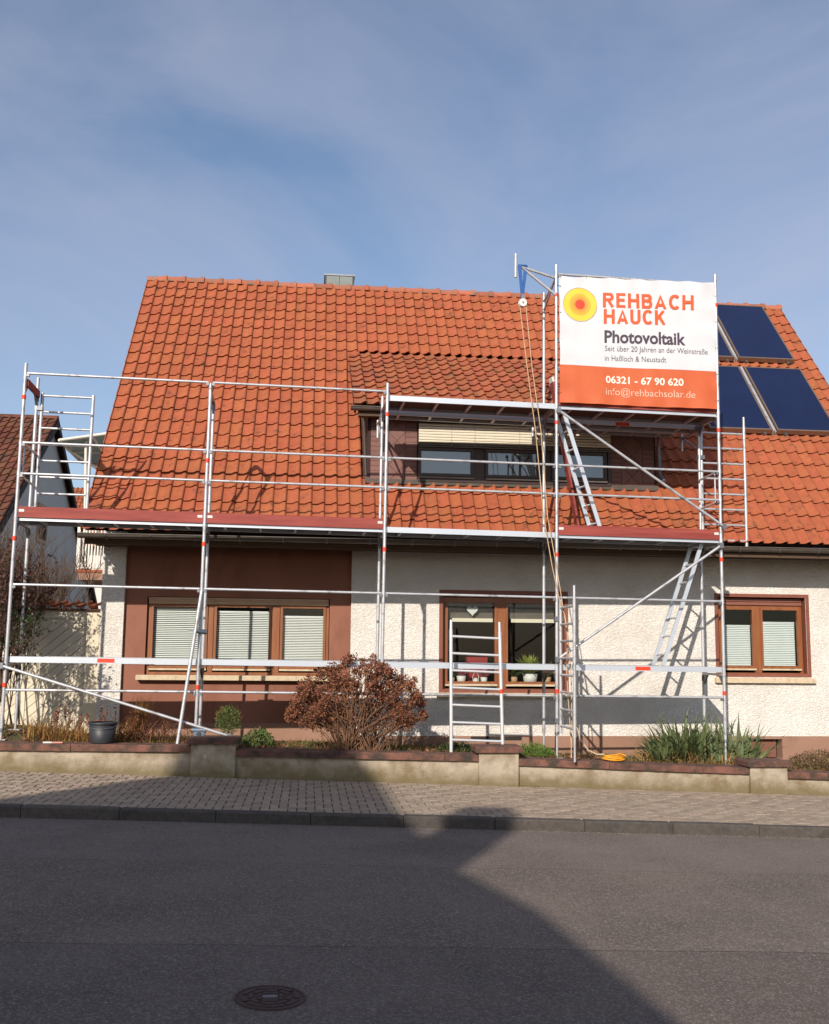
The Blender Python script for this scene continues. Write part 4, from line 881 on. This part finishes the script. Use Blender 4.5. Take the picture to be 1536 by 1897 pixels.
lf = thing('loose_ladder_frame', S(6.45, -.25, -.85), 'loose aluminium rung frame standing upright on the street wall coping', 'ladder frame')
mL = mat('bright_aluminium_tube', lin('cfcfd0'), lin('dadada'), rough=.4, metal=.45, vscale=10)
f = MB().tube(S(6.11,-.27,-.86), S(6.10,-.19,.86), .026, 12).tube(S(6.10,-.19,.85), S(6.10,-.185,1.0), .022, 10, .019); f.build('post', mL, lf)
f = MB().tube(S(6.845,-.27,-.765), S(6.81,-.19,.84), .026, 12).tube(S(6.81,-.19,.83), S(6.806,-.185,.98), .022, 10, .019); f.build('post', mL, lf)
for i in range(7):
    z = -.695+.2405*i; MB().tube(S(6.108-.004*i/6, -.268+.07*i/6, z+.018), S(6.842-.03*i/6, -.268+.07*i/6, z-.004), .0185, 10).build('rung', mL, lf)
band(lf, 6.828, -.232, 0, .03, .0295)
bk_ = thing('bucket', (1.365, -.22, -.77), 'black plastic builder\'s bucket standing on the wall coping', 'bucket')
zb = ztop(1.365)+.004
MB().lathe((1.365, -.21, zb), ((.0, 0), (.148, 0), (.152, .01), (.182, .262), (.176, .262), (.146, .02), (0, .02)), 28).build('shell', M_BUCK, bk_)
MB().lathe((1.365, -.21, zb), ((.182, .245), (.195, .25), (.195, .275), (.178, .275)), 28).build('rim', M_BUCK, bk_)
MB().path([(1.365+.195*math.cos(t), -.21-.195*math.sin(t)*.9-.006, zb+.25-.06*math.sin(t)) for t in [math.pi*i/12 for i in range(13)]], .004, 5).build('handle', M_STEELD, bk_)
rs = MB(); rs.box((.63, -.34, ztop(.7)+.003), (.74, -.30, ztop(.7)+.022)); rs = rs.build('folding_rule', M_PLATE, None, label='small white and red folding rule lying on the coping left of the bucket', cat='ruler')
MB().box((.741, -.34, ztop(.7)+.002), (.88, -.30, ztop(.7)+.021)).build('red_end', mat('faded_red', lin('c98a78'), rough=.7), rs)
# ------------------------------------------------------------------ things in the middle window
y2 = WY+.145
ht = MB(); hp_ = []
for i in range(40):
    t = 2*math.pi*i/40; hp_.append((6.765+.0058*16*math.sin(t)**3, y2, 1.185+.0058*(13*math.cos(t)-5*math.cos(2*t)-2*math.cos(3*t)-math.cos(4*t))))
ht.prism(hp_, (0, .02, 0)).build('hanging_heart', M_PLATE, None, label='white heart hanging in the left pane of the middle window', cat='ornament')
def pot(x, z, r, h, m, lab, leaf, lm, nn, flower=None):
    t = thing('potted_plant', (x, WY+.38, z), lab, 'plant', 'plants on the inner window sill')
    MB().lathe((x, WY+.38, z), ((0,0),(r*.75,0),(r,h),(r*.9,h),(0,h*.9)), 16).build('pot', m, t)
    mb = MB()
    for i in range(nn):
        a = random.uniform(0, 2*math.pi); l = leaf*random.uniform(.6, 1.2); e = random.uniform(.3, 1.3); d = Vector((math.cos(a)*math.cos(e), math.sin(a)*math.cos(e), math.sin(e)))
        p = Vector((x, WY+.38, z+h*.95)); s_ = d.cross(Vector((0,0,1))).normalized()*l*.08; c_ = p+d*l*.6; q = p+d*l-Vector((0,0,.25*l*(1-math.sin(e)))) 
        mb.add([p, c_+s_, q, c_-s_], [(0,1,2,3)], tone=random.random())
    mb.build('leaves', lm, t)
sz = -.02
MB().box((6.3, WY+.28, -.06), (8.25, WY+.55, -.02)).build('inner_sill', M_PLATE, H)
M_LY = mat('yellow_green_leaf', lin('7c8a36'), lin('93993e'), rough=.6, rnd=.3, attr=True, trans=.2)
M_PINK = mat('pink_flower', lin('b0606a'), rough=.7, rnd=.3, attr=True)
pot(6.62, sz, .08, .13, M_PLATE, 'small pink flowered pot plant behind the left pane of the middle window', .2, M_PINK, 40)
pot(7.78, sz, .13, .17, M_PLATE, 'large yellow green plant in a white planter in the middle window', .34, M_LY, 150)
pot(8.07, sz, .07, .12, M_SHUT, 'narrow leafed pot plant at the right edge of the middle window', .28, M_LEAFG, 40)
pot(6.46, sz, .05, .1, M_SHUT, 'tiny leafy pot plant at the left edge of the middle window', .16, M_LEAFG, 40)
pot(7.0, sz, .06, .11, M_PLATE, 'small red flowered pot plant beside the centre post of the middle window', .17, M_PINK, 60)
pot(7.5, sz, .07, .12, M_SHUT, 'bushy dark leafed pot plant left of the white planter', .24, M_LEAFG, 90)
t = thing('window_lantern', (6.86, WY+.36, sz), 'small white wire lantern behind the left pane of the middle window', 'lantern')
MB().path([(6.82,WY+.36,sz),(6.81,WY+.36,sz+.12),(6.86,WY+.36,sz+.22),(6.91,WY+.36,sz+.12),(6.90,WY+.36,sz)], .006, 6).build('wire_frame', M_PLATE, t)
MB().lathe((6.86, WY+.36, sz), ((.04,.0),(.05,.02),(.03,.09),(.0,.1)), 12).build('glass_bulb', M_PLATE, t)
MB().bbox((6.75, WY+.6, sz-.02), (7.1, WY+.8, .42), .01).build('red_box', mat('red_lacquer', lin('8a2420'), rough=.5), None, label='dark red box standing inside the left pane of the middle window', cat='box')
# silhouettes in the dormer window
for k, (x, hh) in enumerate(((7.32, .34), (7.52, .33))):
    mb = MB(); mb.path([(x,DY-.038,3.40),(x+.005,DY-.038,3.58),(x-.02,DY-.038,3.40+hh)], .018, 6)
    mb.path([(x,DY-.038,3.56),(x+.10,DY-.038,3.66),(x+.16,DY-.038,3.74)], .014, 6); mb.path([(x+.01,DY-.038,3.6),(x+.09,DY-.038,3.50),(x+.13,DY-.038,3.41)], .016, 6)
    mb.lathe((x-.02, DY-.038, 3.40+hh-.05), ((0,0),(.03,.02),(.02,.06),(0,.07)), 8)
    mb.build('wooden_figure', M_DARKF, None, label=['dark wooden animal figure standing left behind the middle dormer pane', 'dark wooden animal figure standing right behind the middle dormer pane'][k], cat='figure', group='figures in the dormer window')

# ------------------------------------------------------------------ gate, neighbours
gt = thing('garden_gate', (.08, 2.05, -.7), 'cream wooden gate of diagonal boards beside the house corner', 'gate')
GX0, GX1, GZ0, GZ1, GY = -1.9, .835, -.95, 1.09, 2.06
MB().box((GX0, GY+.03, GZ0), (GX1-.005, GY+.07, GZ1)).build('backing', M_SHUT, gt)
def clipbox(poly, x0, x1, z0, z1):
    for ax, lim, sg in ((0, x0, 1), (0, x1, -1), (1, z0, 1), (1, z1, -1)):
        o = []
        for a, b in zip(poly, poly[1:]+poly[:1]):
            ia, ib = (a[ax]-lim)*sg >= 0, (b[ax]-lim)*sg >= 0
            if ia: o.append(a)
            if ia != ib:
                k = (lim-a[ax])/(b[ax]-a[ax]); o.append((a[0]+(b[0]-a[0])*k, a[1]+(b[1]-a[1])*k))
        poly = o
        if not poly: return []
    return poly
an = R_(40); dv = (math.cos(an), math.sin(an)); nv = (-dv[1], dv[0])
for leaf in ((-1.86, -.36), (-.30, .60)):
    for i in range(-22, 24):
        o = i*.118; pl_ = []
        for s0, t0 in ((-5, .004), (5, .004), (5, .114), (-5, .114)):
            pl_.append((leaf[0]+dv[0]*s0+nv[0]*(o+t0), GZ0+dv[1]*s0+nv[1]*(o+t0)))
        pl_ = clipbox(pl_, leaf[0]+.03, leaf[1], GZ0+.1, GZ1-.13)
        if len(pl_) > 2: MB().prism([(x, GY+.028, z) for x, z in pl_], (0, -.02, 0)).build('board', M_GATE, gt)
for a in ((GX0, -.99, .99), ):
    MB().box((GX0, GY-.004, GZ1-.125), (GX1-.006, GY+.028, GZ1), ).build('top_rail', M_GATE, gt); MB().box((GX0, GY-.004, GZ0), (GX1-.006, GY+.028, GZ0+.095)).build('bottom_rail', M_GATE, gt)
for a, b in ((-.355, -.275), (.605, GX1-.006)): MB().box((a, GY-.003, GZ0+.096), (b, GY+.028, GZ1-.126)).build('post', M_GATE, gt)
gr_ = MB().box((GX0, GY-.06, GZ1+.002), (GX1-.01, GY+.22, GZ1+.03)).build('little_roof', M_UNDER, gt)
tiles(gr_, M_TILE2, Vector((GX0, GY-.08, GZ1+.045)), Vector((1,0,0)), Vector((0,.97,.24)), Vector((0,-.24,.97)), 14, 1, .195, .3, lambda x, s: False, 40)

NB = thing('neighbour_house', (-6, 14, -.9), 'brown roofed neighbouring house with a grey white gable beyond the gate', 'house')
NX, NY, NZ = -3.0, 14.0, 6.85; tn = math.tan(R_(37.5)); hw = 6.2
poly = [(NY-hw, -1.5), (NY-hw, NZ-.16-hw*tn), (NY, NZ-.16), (NY+hw, NZ-.16-hw*tn), (NY+hw, -1.5)]
MB().prism([(NX-.15, y, z) for y, z in poly], (-12, 0, 0)).build('wall', M_NWALL, NB)
NU = Vector((0, math.cos(R_(37.5)), math.sin(R_(37.5)))); NN = Vector((0, -math.sin(R_(37.5)), math.cos(R_(37.5))))
lenn = (hw+.4)/math.cos(R_(37.5)); NE = Vector((-12.5, NY, NZ)) - NU*lenn
nr_ = MB(); nr_.add([NE-NN*.03, NE-NN*.03+Vector((9.5,0,0)), NE-NN*.03+Vector((9.5,0,0))+NU*lenn, NE-NN*.03+NU*lenn], [(0,1,2,3)])
nr_.add([(-12.5, NY, NZ), (NX, NY, NZ), (NX, NY+hw+.4, NZ-(hw+.4)*tn), (-12.5, NY+hw+.4, NZ-(hw+.4)*tn)], [(0,1,2,3)]); nr_ = nr_.build('roof', M_UNDER, NB)
tiles(nr_, M_TILE3, NE, Vector((1,0,0)), NU, NN, 46, 24, .2065, lenn/24, lambda x, s: False, 300)
for sg in (-1, 1):
    q = [(NX-.02, NY, NZ-.02), (NX-.02, NY+sg*(hw+.4), NZ-.02-(hw+.4)*tn), (NX-.02, NY+sg*(hw+.4), NZ-.24-(hw+.4)*tn), (NX-.02, NY, NZ-.24)]
    MB().prism(q, (.05, 0, 0)).build('verge_board', M_VERGE, NB)
for i in range(10):
    x = NX-.02-i*.4; mb = MB(); vs = []
    for t in (x-.4, x+.02):
        for k in range(9):
            a = math.pi*k/8; vs.append((t, NY+.12*math.cos(a), NZ-.02+.11*math.sin(a)))
    mb.add(vs, [(k, k+1, 10+k, 9+k) for k in range(8)], True); mb.add(vs[9:], [tuple(range(9))]); mb.build('ridge_tile', M_TILE3, nr_)
f = MB().box((NX-.16, 13.0, 3.3), (NX-.12, 14.0, 4.35)).build('window', M_SHUT, NB)
MB().box((NX-.125, 13.1, 3.4), (NX-.115, 13.9, 4.25)).build('pane', M_ROOM, f)
FH = thing('far_house', (-5.5, 34, 0), 'far small tiled roof between the neighbour gable and the house', 'house')
MB().box((-9, 31.2, -2), (-2, 38, 5.2)).build('wall', M_NWALL, FH)
fr_ = MB().add([(-9.3, 30.6, 4.9), (-1.7, 30.6, 4.9), (-1.7, 34.6, 8.1), (-9.3, 34.6, 8.1)], [(0,1,2,3)]).add([(-9.3, 38.6, 4.9), (-1.7, 38.6, 4.9), (-1.7, 34.6, 8.1), (-9.3, 34.6, 8.1)], [(3,2,1,0)]).build('roof', M_UNDER, FH)
tiles(fr_, M_TILE2, Vector((-9.3, 30.6, 4.9)), Vector((1,0,0)), Vector((0,4,3.2)).normalized(), Vector((0,-3.2,4)).normalized(), 37, 15, .2054, .341, lambda x, s: False, 0)
CP = thing('glass_canopy', (-.5, 8, 4.2), 'pale glass canopy with thin metal rails behind the roof edge', 'canopy')
P00, P10, P11, P01 = Vector((-1.35, 6.6, 4.55)), Vector((.9, 6.6, 4.95)), Vector((.9, 9.2, 4.85)), Vector((-1.1, 9.2, 4.55))
P00, P10, P01, P11 = Vector((-.95, 6.0, 4.62)), Vector((.9, 6.2, 5.0)), Vector((-1.05, 8.4, 4.62)), Vector((.9, 8.6, 4.35))
def bl(a, b): return P00.lerp(P10, a).lerp(P01.lerp(P11, a), b)
for i in range(3):
    for j in range(2):
        a0, a1, b0, b1 = i/3+.01, (i+1)/3-.01, j/2+.01, (j+1)/2-.01
        MB().prism([bl(a0,b0), bl(a1,b0), bl(a1,b1), bl(a0,b1)], (0, 0, .012)).build('glass_sheet', M_GLASSC, CP)
for i in range(4): MB().tube(bl(i/3, 0), bl(i/3, 1), .028, 8).build('rail', M_WHITEP, CP)
for j in range(3): MB().tube(bl(0, j/2), bl(1, j/2), .032, 8).build('rail', M_WHITEP, CP)
MB().tube(bl(.25, .1)-Vector((0,0,.03)), Vector((-.42, 6.3, 2.6)), .03, 8).build('post', M_WHITEP, CP)
MB().tube(bl(0, .3)-Vector((0,0,.03)), Vector((.5, 7.4, 3.7)), .028, 8).build('strut', M_WHITEP, CP)
BL = thing('balcony', (.1, 6, 1.9), 'small balcony with white vertical bar railing beside the house gable', 'balcony')
MB().box((-.47, 6.0, 1.84), (.83, 8.0, 2.0)).build('slab', M_PLINTH, BL)
MB().box((-.49, 5.98, 1.985), (.83, 6.06, 2.04)).build('slab_edge', M_TILE, BL)
for i in range(22):
    x = -.46+i*.058; MB().box((x, 6.0, 2.07), (x+.03, 6.014, 2.95)).build('railing_bar', M_WHITEP, BL)
for z in (2.06, 2.14, 2.92): MB().box((-.47, 6.016, z), (.8, 6.04, z+.035)).build('railing_rail', M_WHITEP, BL)
MB().box((-.5, 5.985, 2.0), (-.44, 6.045, 3.0)).build('railing_post', M_WHITEP, BL)

# ------------------------------------------------------------------ plants
def leafq(mb, p, d, l, wd, tone=None, up_=None, bend=0):
    d = Vector(d).normalized(); s_ = d.cross(up_ or Vector((random.uniform(-1,1), random.uniform(-1,1), random.uniform(-1,1)))).normalized()*wd*.5
    n_ = d.cross(s_).normalized()
    mb.add([p, p+d*l*.5+s_+n_*bend*l, p+d*l, p+d*l*.5-s_+n_*bend*l], [(0,1,2),(0,2,3)], tone=random.random() if tone is None else tone)
def rv(): 
    while True:
        v = Vector((random.uniform(-1,1), random.uniform(-1,1), random.uniform(-1,1)))
        if .05 < v.length < 1: return v.normalized()
# dried hydrangea bush
random.seed(11)
hb = thing('hydrangea_bush', (4.80, .02, zg(4.80, .02)), 'large rounded bush of dry brown flower heads behind the street wall', 'bush')
base = Vector((4.80, .02, zg(4.80, .02))); stems = MB(); heads = MB(); lvs = MB()
for i in range(215):
    th = random.uniform(-1.5, 1.5); ph = random.uniform(-1, 1); L_ = random.uniform(.62, 1.0) if i % 3 else random.uniform(.93, 1.03)
    lump = .97+.13*noise.noise(Vector((th*2.2, ph*1.5, 3)))
    tip = base + Vector((.98*math.sin(th)*L_*lump, .42*math.sin(ph*1.5)*math.cos(th*.7), .26+1.04*math.cos(th*.95)*L_*lump*(.80+.20*math.cos(ph*1.5))))
    b0 = base + Vector((random.uniform(-.26,.26), random.uniform(-.15,.15), -.05))
    mid = b0.lerp(tip, .5) + Vector((0, 0, .08)) + rv()*.05 - Vector(((tip.x-b0.x)*.10, 0, 0))
    pts = [b0, b0.lerp(mid, .5)+rv()*.015, mid, mid.lerp(tip, .5)+rv()*.02, tip]
    if i % 2: stems.path(pts, .0085, 5, .004)
    else: stems.path(pts[2:], .006, 4, .003)
    R0 = random.choice((.04, .055, .07, .09, .11))*random.uniform(.85, 1.1); hd = (tip-mid).normalized()
    for k in range(int(60*R0/.065)):
        v = (rv()+hd*.45).normalized(); leafq(heads, tip+v*R0*random.uniform(.4, 1.0), rv()+v*.5, random.uniform(.022, .04), random.uniform(.018, .032), bend=.15)
    for k in range(random.randint(3, 8)):
        t = random.random(); p = pts[2].lerp(pts[4], t)+rv()*.03
        leafq(heads, p, rv()-Vector((0,0,.5)), random.uniform(.035, .075), random.uniform(.02, .04), bend=random.uniform(-.2, .3))
for i in range(60):                          # thin low side shoots
    b0 = base + Vector((random.uniform(-.45,.55), random.uniform(-.2,.2), -.03)); tp = b0+Vector((random.uniform(-.35,.35), random.uniform(-.15,.15), random.uniform(.2,.65)))
    stems.path([b0, b0.lerp(tp,.5)+rv()*.03, tp], .005, 4, .0025)
stems.build('stems', M_STEM, hb); heads.build('dry_flower_heads', M_HYD, hb, kind='stuff')
# round little evergreen on a stem
random.seed(5)
bx = thing('boxwood_ball', (2.985, .4, zg(2.985, .4)), 'small round green topiary ball beside the left wall pier', 'shrub')
c0 = Vector((2.985, .4, -.505)); MB().path([(2.99,.4,zg(2.99,.4)-.02),(2.98,.4,-.68),c0], .018, 7, .01).build('trunk', M_STEM, bx); mb = MB(); mb2 = MB()
for i in range(1500):
    v = rv(); r = .19*random.random()**.4*(1+.18*noise.noise(v*3)); p = c0+Vector((v.x*.95, v.y*.9, v.z*1.08))*r
    if v.z < -.5: p.x = c0.x+(p.x-c0.x)*.75
    leafq(mb, p, v+rv()*.7+Vector((0,0,.4)), random.uniform(.022, .04), random.uniform(.010, .017))
for i in range(45):
    v = rv(); v.z = abs(v.z); p = c0+v*.18; mb2.path([p, p+v*.03+Vector((0,0,random.uniform(.02,.06)))], .004, 4, .002)
mb.build('crown', M_LEAFG, bx, kind='stuff'); mb2.build('shoots', M_DRY, bx)
def clump(name, label, cat, c, rx, ry, h, n, m, l, wd, dens=.6, seed=1, group=None):
    random.seed(seed); x, y = c; t = thing(name, (x, y, zg(x, y)), label, cat, group); mb = MB()
    for i in range(n):
        a = random.uniform(0, 2*math.pi); r = math.sqrt(random.random()); px, py = x+rx*r*math.cos(a), y+ry*r*math.sin(a)
        hh = h*(1-r*r*.75)*random.random()**.6; p = Vector((px, py, zg(px, py)+hh)); leafq(mb, p, rv()+Vector((0,-.2,.5)), l*random.uniform(.6,1.3), wd*random.uniform(.6,1.3), bend=.1)
    mb.build('leaves', m, t, kind='stuff'); sm_ = MB()
    for i in range(14):
        a = random.uniform(0, 2*math.pi); r = random.random(); sm_.path([(x+rx*.4*r*math.cos(a), y+ry*.4*r*math.sin(a), zg(x,y)-.02), (x+rx*.8*r*math.cos(a), y+ry*.8*r*math.sin(a), zg(x,y)+h*.75*(1-r*.5))], .005, 4, .002)
    sm_.build('stems', M_STEM, t); return t
clump('leafy_perennial', 'bright green leafy plant just right of the left wall pier', 'plant', (3.42, .25), .24, .18, .26, 900, M_LEAFG, .05, .022, seed=3)
clump('low_hedge', 'low brownish clipped shrub at the right edge of the garden', 'shrub', (11.75, .3), .62, .25, .30, 2600, mat('bronze_leaf', lin('5c4a30'), lin('6c5a36'), rough=.7, rnd=.35, attr=True, hue=.04, trans=.15), .04, .016, seed=4)
clump('green_tuft', 'fresh green cushion plant under the scaffold beside the middle pier', 'plant', (7.36, .3), .33, .2, .2, 1500, mat('fresh_leaf', lin('56702c'), lin('6b8636'), rough=.6, rnd=.3, attr=True, hue=.03, trans=.2), .05, .012, seed=6)
clump('dark_ivy_patch', 'small dark evergreen patch left of the middle pier', 'plant', (6.25, .2), .3, .16, .16, 800, M_LEAFD, .045, .022, seed=8)
# sword leaved clump
random.seed(21)
ir = thing('iris_clump', (10.0, .55, zg(10, .55)), 'big grey green clump of sword shaped leaves under the right end of the scaffold', 'plant')
def blade(mb, p, az, lean, l, wd, droop, tone):
    n = 6; vs = []; d0 = Vector((math.cos(az), math.sin(az), 0)); s_ = Vector((-math.sin(az), math.cos(az), 0)); q = Vector(p)
    s_ = (s_ + d0*random.uniform(-.8, .8)).normalized()
    for k in range(n+1):
        t = k/n; ang = lean + droop*t*t; q2 = q; ww = wd*(1-t**2.2)*.5+.0008
        vs += [q-s_*ww, q+s_*ww]; q = q + (d0*math.sin(ang) + Vector((0,0,math.cos(ang))))*l/n
    mb.add(vs, [(2*k, 2*k+1, 2*k+3, 2*k+2) for k in range(n)], True, tone)
bl_ = MB(); dl_ = MB()
for i in range(820):
    cx, cy_, rr = random.choice(((9.70,.62,.32), (10.1,.5,.34), (10.5,.45,.30), (9.35,.4,.22), (9.9,.75,.25), (9.8,.7,.2)))
    a = random.uniform(0, 2*math.pi); r = rr*math.sqrt(random.random()); x, y = cx+r*math.cos(a), max(.36 if cx > 9.95 else .1, cy_+r*.7*math.sin(a))
    if x > 10.0 and math.sin(a) < -.2: a = -a
    blade(bl_, (x, y, zg(x,y)-.02), a+random.uniform(-.7,.7), random.uniform(.02,1.0), random.uniform(.34,.86)*(.7 if cx < 9.5 else 1), random.uniform(.030,.052), random.uniform(.2,1.9), random.random())
for i in range(230):
    x, y = random.uniform(8.9, 10.7), random.uniform(.04, .5); a = random.uniform(0, 2*math.pi)
    blade(dl_, (x, y, zg(x,y)-.01), a, random.uniform(.5,1.3), random.uniform(.15,.42), random.uniform(.012,.024), random.uniform(.6,1.6), random.random())
bl_.build('green_blades', M_IRIS, ir, kind='stuff'); dl_.build('withered_blades', M_DRY, ir, kind='stuff')
# dry grasses by the bucket
random.seed(31)
dg = thing('dry_grass_clump', (1.75, .35, zg(1.75,.35)), 'tall straw coloured dry grass tuft right of the bucket', 'grass'); mb = MB(); mb2 = MB()
for i in range(260):
    a = random.uniform(0, 2*math.pi); r = .09*math.sqrt(random.random()); x, y = 1.70+r*math.cos(a)+random.uniform(-.03,.03), .35+r*math.sin(a)
    blade(mb, (x, y, zg(x,y)), random.uniform(-.5,.5), random.uniform(.02,.3), random.uniform(.35,.72), .007, random.uniform(-.1,.4), random.random())
mb.build('upright_stalks', M_DRY, dg, kind='stuff')
for i in range(420):
    x, y = random.gauss(1.95,.28), random.uniform(.02,.6); blade(mb2, (x, y, zg(x,y)+random.uniform(0,.2)), random.uniform(0,6.3), random.uniform(.5,1.6), random.uniform(.15,.5), .008, random.uniform(.2,1.4), random.random())
mb2.build('fallen_stalks', M_HYD, dg, kind='stuff')
rw = thing('dry_perennials', (.85, .3, zg(.85,.3)), 'low tangle of dry brown stalks and seed heads left of the bucket', 'plant'); mb = MB(); mb2 = MB()
for i in range(1100):
    x, y = random.uniform(.25, 1.6), random.uniform(0., .75); blade(mb, (x, y, zg(x,y)), random.uniform(0,6.3), random.uniform(.1,1.1), random.uniform(.1,.36), .008, random.uniform(.2,1.5), random.random())
mb.build('straw', M_DRY, rw, kind='stuff')
for i in range(26):
    x, y = random.uniform(.5, 1.9), random.uniform(.15,.7); h = random.uniform(.25,.55); t = Vector((x+random.uniform(-.1,.1), y, zg(x,y)+h)); mb2.path([(x,y,zg(x,y)), t], .004, 4, .002)
    for k in range(26): leafq(mb2, t-Vector((0,0,random.random()*.18*h/.4)), rv(), random.uniform(.02,.045), .018)
mb2.build('seed_heads', M_HYD, rw, kind='stuff')
# grass and ground cover over the whole bed
random.seed(41); mb = MB()
for i in range(17000):
    x, y = random.uniform(-2.2, 13.5), random.uniform(-.08, 1.7)
    k = noise.noise(Vector((x*1.3, y*2, 7)))
    if k < -.12 or random.random() > .9: continue
    blade(mb, (x, y, zg(x,y)-.005), random.uniform(0,6.3), random.uniform(.1,1.0), random.uniform(.04,.12), .006, random.uniform(.2,1.2), random.random())
mb.build('bed_grass', M_GRASS, None, label='short grass and weeds covering the garden bed', cat='grass', kind='stuff')
mb = MB()
for i in range(5200):
    x, y = random.uniform(-2.2, 13.5), random.uniform(-.1, 1.6); leafq(mb, Vector((x, y, zg(x,y)+random.uniform(.005,.04))), rv()*Vector((1,1,.3)), random.uniform(.03,.07), random.uniform(.015,.035))
mb.build('leaf_litter', M_HYD, None, label='brown leaf litter scattered over the garden bed', cat='leaves', kind='stuff')
mb = MB()
for i in range(900):
    x = random.uniform(-2.5, 13); 
    if noise.noise(Vector((x*.8, 3, 1))) < .1: continue
    y = -.355-abs(random.gauss(0, .02)); blade(mb, (x, y, zp(x)-.004), random.uniform(3.3,6.1), random.uniform(.2,1.2), random.uniform(.015,.05), .005, .5, random.random())
mb.build('pavement_weeds', M_GRASS, None, label='tiny weeds along the foot of the street wall', cat='weeds', kind='stuff')

mb = MB()
for i in range(1100):
    x = random.uniform(-2.5, 13); y = KY0-abs(random.gauss(0, .035))-.003; a = random.uniform(0, 6.3); r = random.uniform(.003, .011)
    mb.add([(x, y, zr(x)+.002+r*.8), (x+r*math.cos(a), y+r*math.sin(a), zr(x)+.001), (x+r*math.cos(a+2.1), y+r*math.sin(a+2.1), zr(x)+.001), (x+r*math.cos(a+4.2), y+r*math.sin(a+4.2), zr(x)+.001)], [(0,1,2),(0,2,3),(0,3,1)], tone=random.random())
mb.build('gutter_grit', M_GRIT, None, label='loose grit and dry crumbs along the foot of the kerb', cat='grit', kind='stuff')
# shrubs at the left
def twigs(mb, p, d, l, r, depth, tips, spread=.55, up_=.25):
    q = p + d*l*.55 + rv()*l*.06; e = q + (d+rv()*.25).normalized()*l*.45
    mb.path([p, q, e], r, 3 if depth < 3 else 5, r*.7)
    if depth == 0: tips.append(e); return
    for k in range(random.choice((2, 3, 3))):
        s0 = random.uniform(.45, 1.0); st_ = p.lerp(q, s0) if random.random() < .3 else q.lerp(e, s0)
        twigs(mb, st_, (d+rv()*spread+Vector((0,0,up_))).normalized(), l*random.uniform(.6,.82), r*.68, depth-1, tips, spread, up_)
    tips.append(e)
random.seed(51)
def shrub(name, label, roots, l, r, depth, leafm, nl, ll, spread, up_, lean=(0,0,1)):
    t = thing(name, roots[0], label, 'shrub'); mb = MB(); tips = []
    for p in roots: twigs(mb, Vector(p), (Vector(lean)+rv()*.35).normalized(), l*random.uniform(.8,1.15), r, depth, tips, spread, up_)
    mb.build('branches', M_TWIG, t, kind='stuff')
    if leafm:
        lv = MB()
        for e in tips:
            for k in range(nl):
                if random.random() < .75: leafq(lv, e+rv()*.06, rv()-Vector((0,0,.3)), ll*random.uniform(.6,1.3), ll*.55*random.uniform(.6,1.2), bend=.12)
        lv.build('leaves', leafm, t, kind='stuff')
M_LEAFR = mat('bronze_red_leaf', lin('4b2f26'), lin('5c3b2c'), rough=.6, rnd=.4, attr=True, hue=.03, trans=.2)
shrub('bare_shrub', 'tall leafless tangled shrub rising behind the cream gate', [(-1.7+.033*i, 2.8+.3*(i % 5), -.6) for i in range(46)], 1.17, .021, 5, None, 0, .05, .5, .38, (-.1, 0, 1))
shrub('bronze_leaf_shrub', 'dark leafy bronze shrub at the left edge in front of the gate', [(-.75+.07*i, .75+.13*(i % 5), -.62) for i in range(10)], .95, .016, 5, M_LEAFR, 4, .06, .40, .4)
shrub('evergreen_branch_shrub', 'small dark evergreen shrub with drooping leafy branch by the left scaffold pole', [(-.28, .75, -.62), (-.2, .9, -.62)], .72, .011, 4, M_LEAFD, 3, .07, .45, .2, (.12, 0, 1))
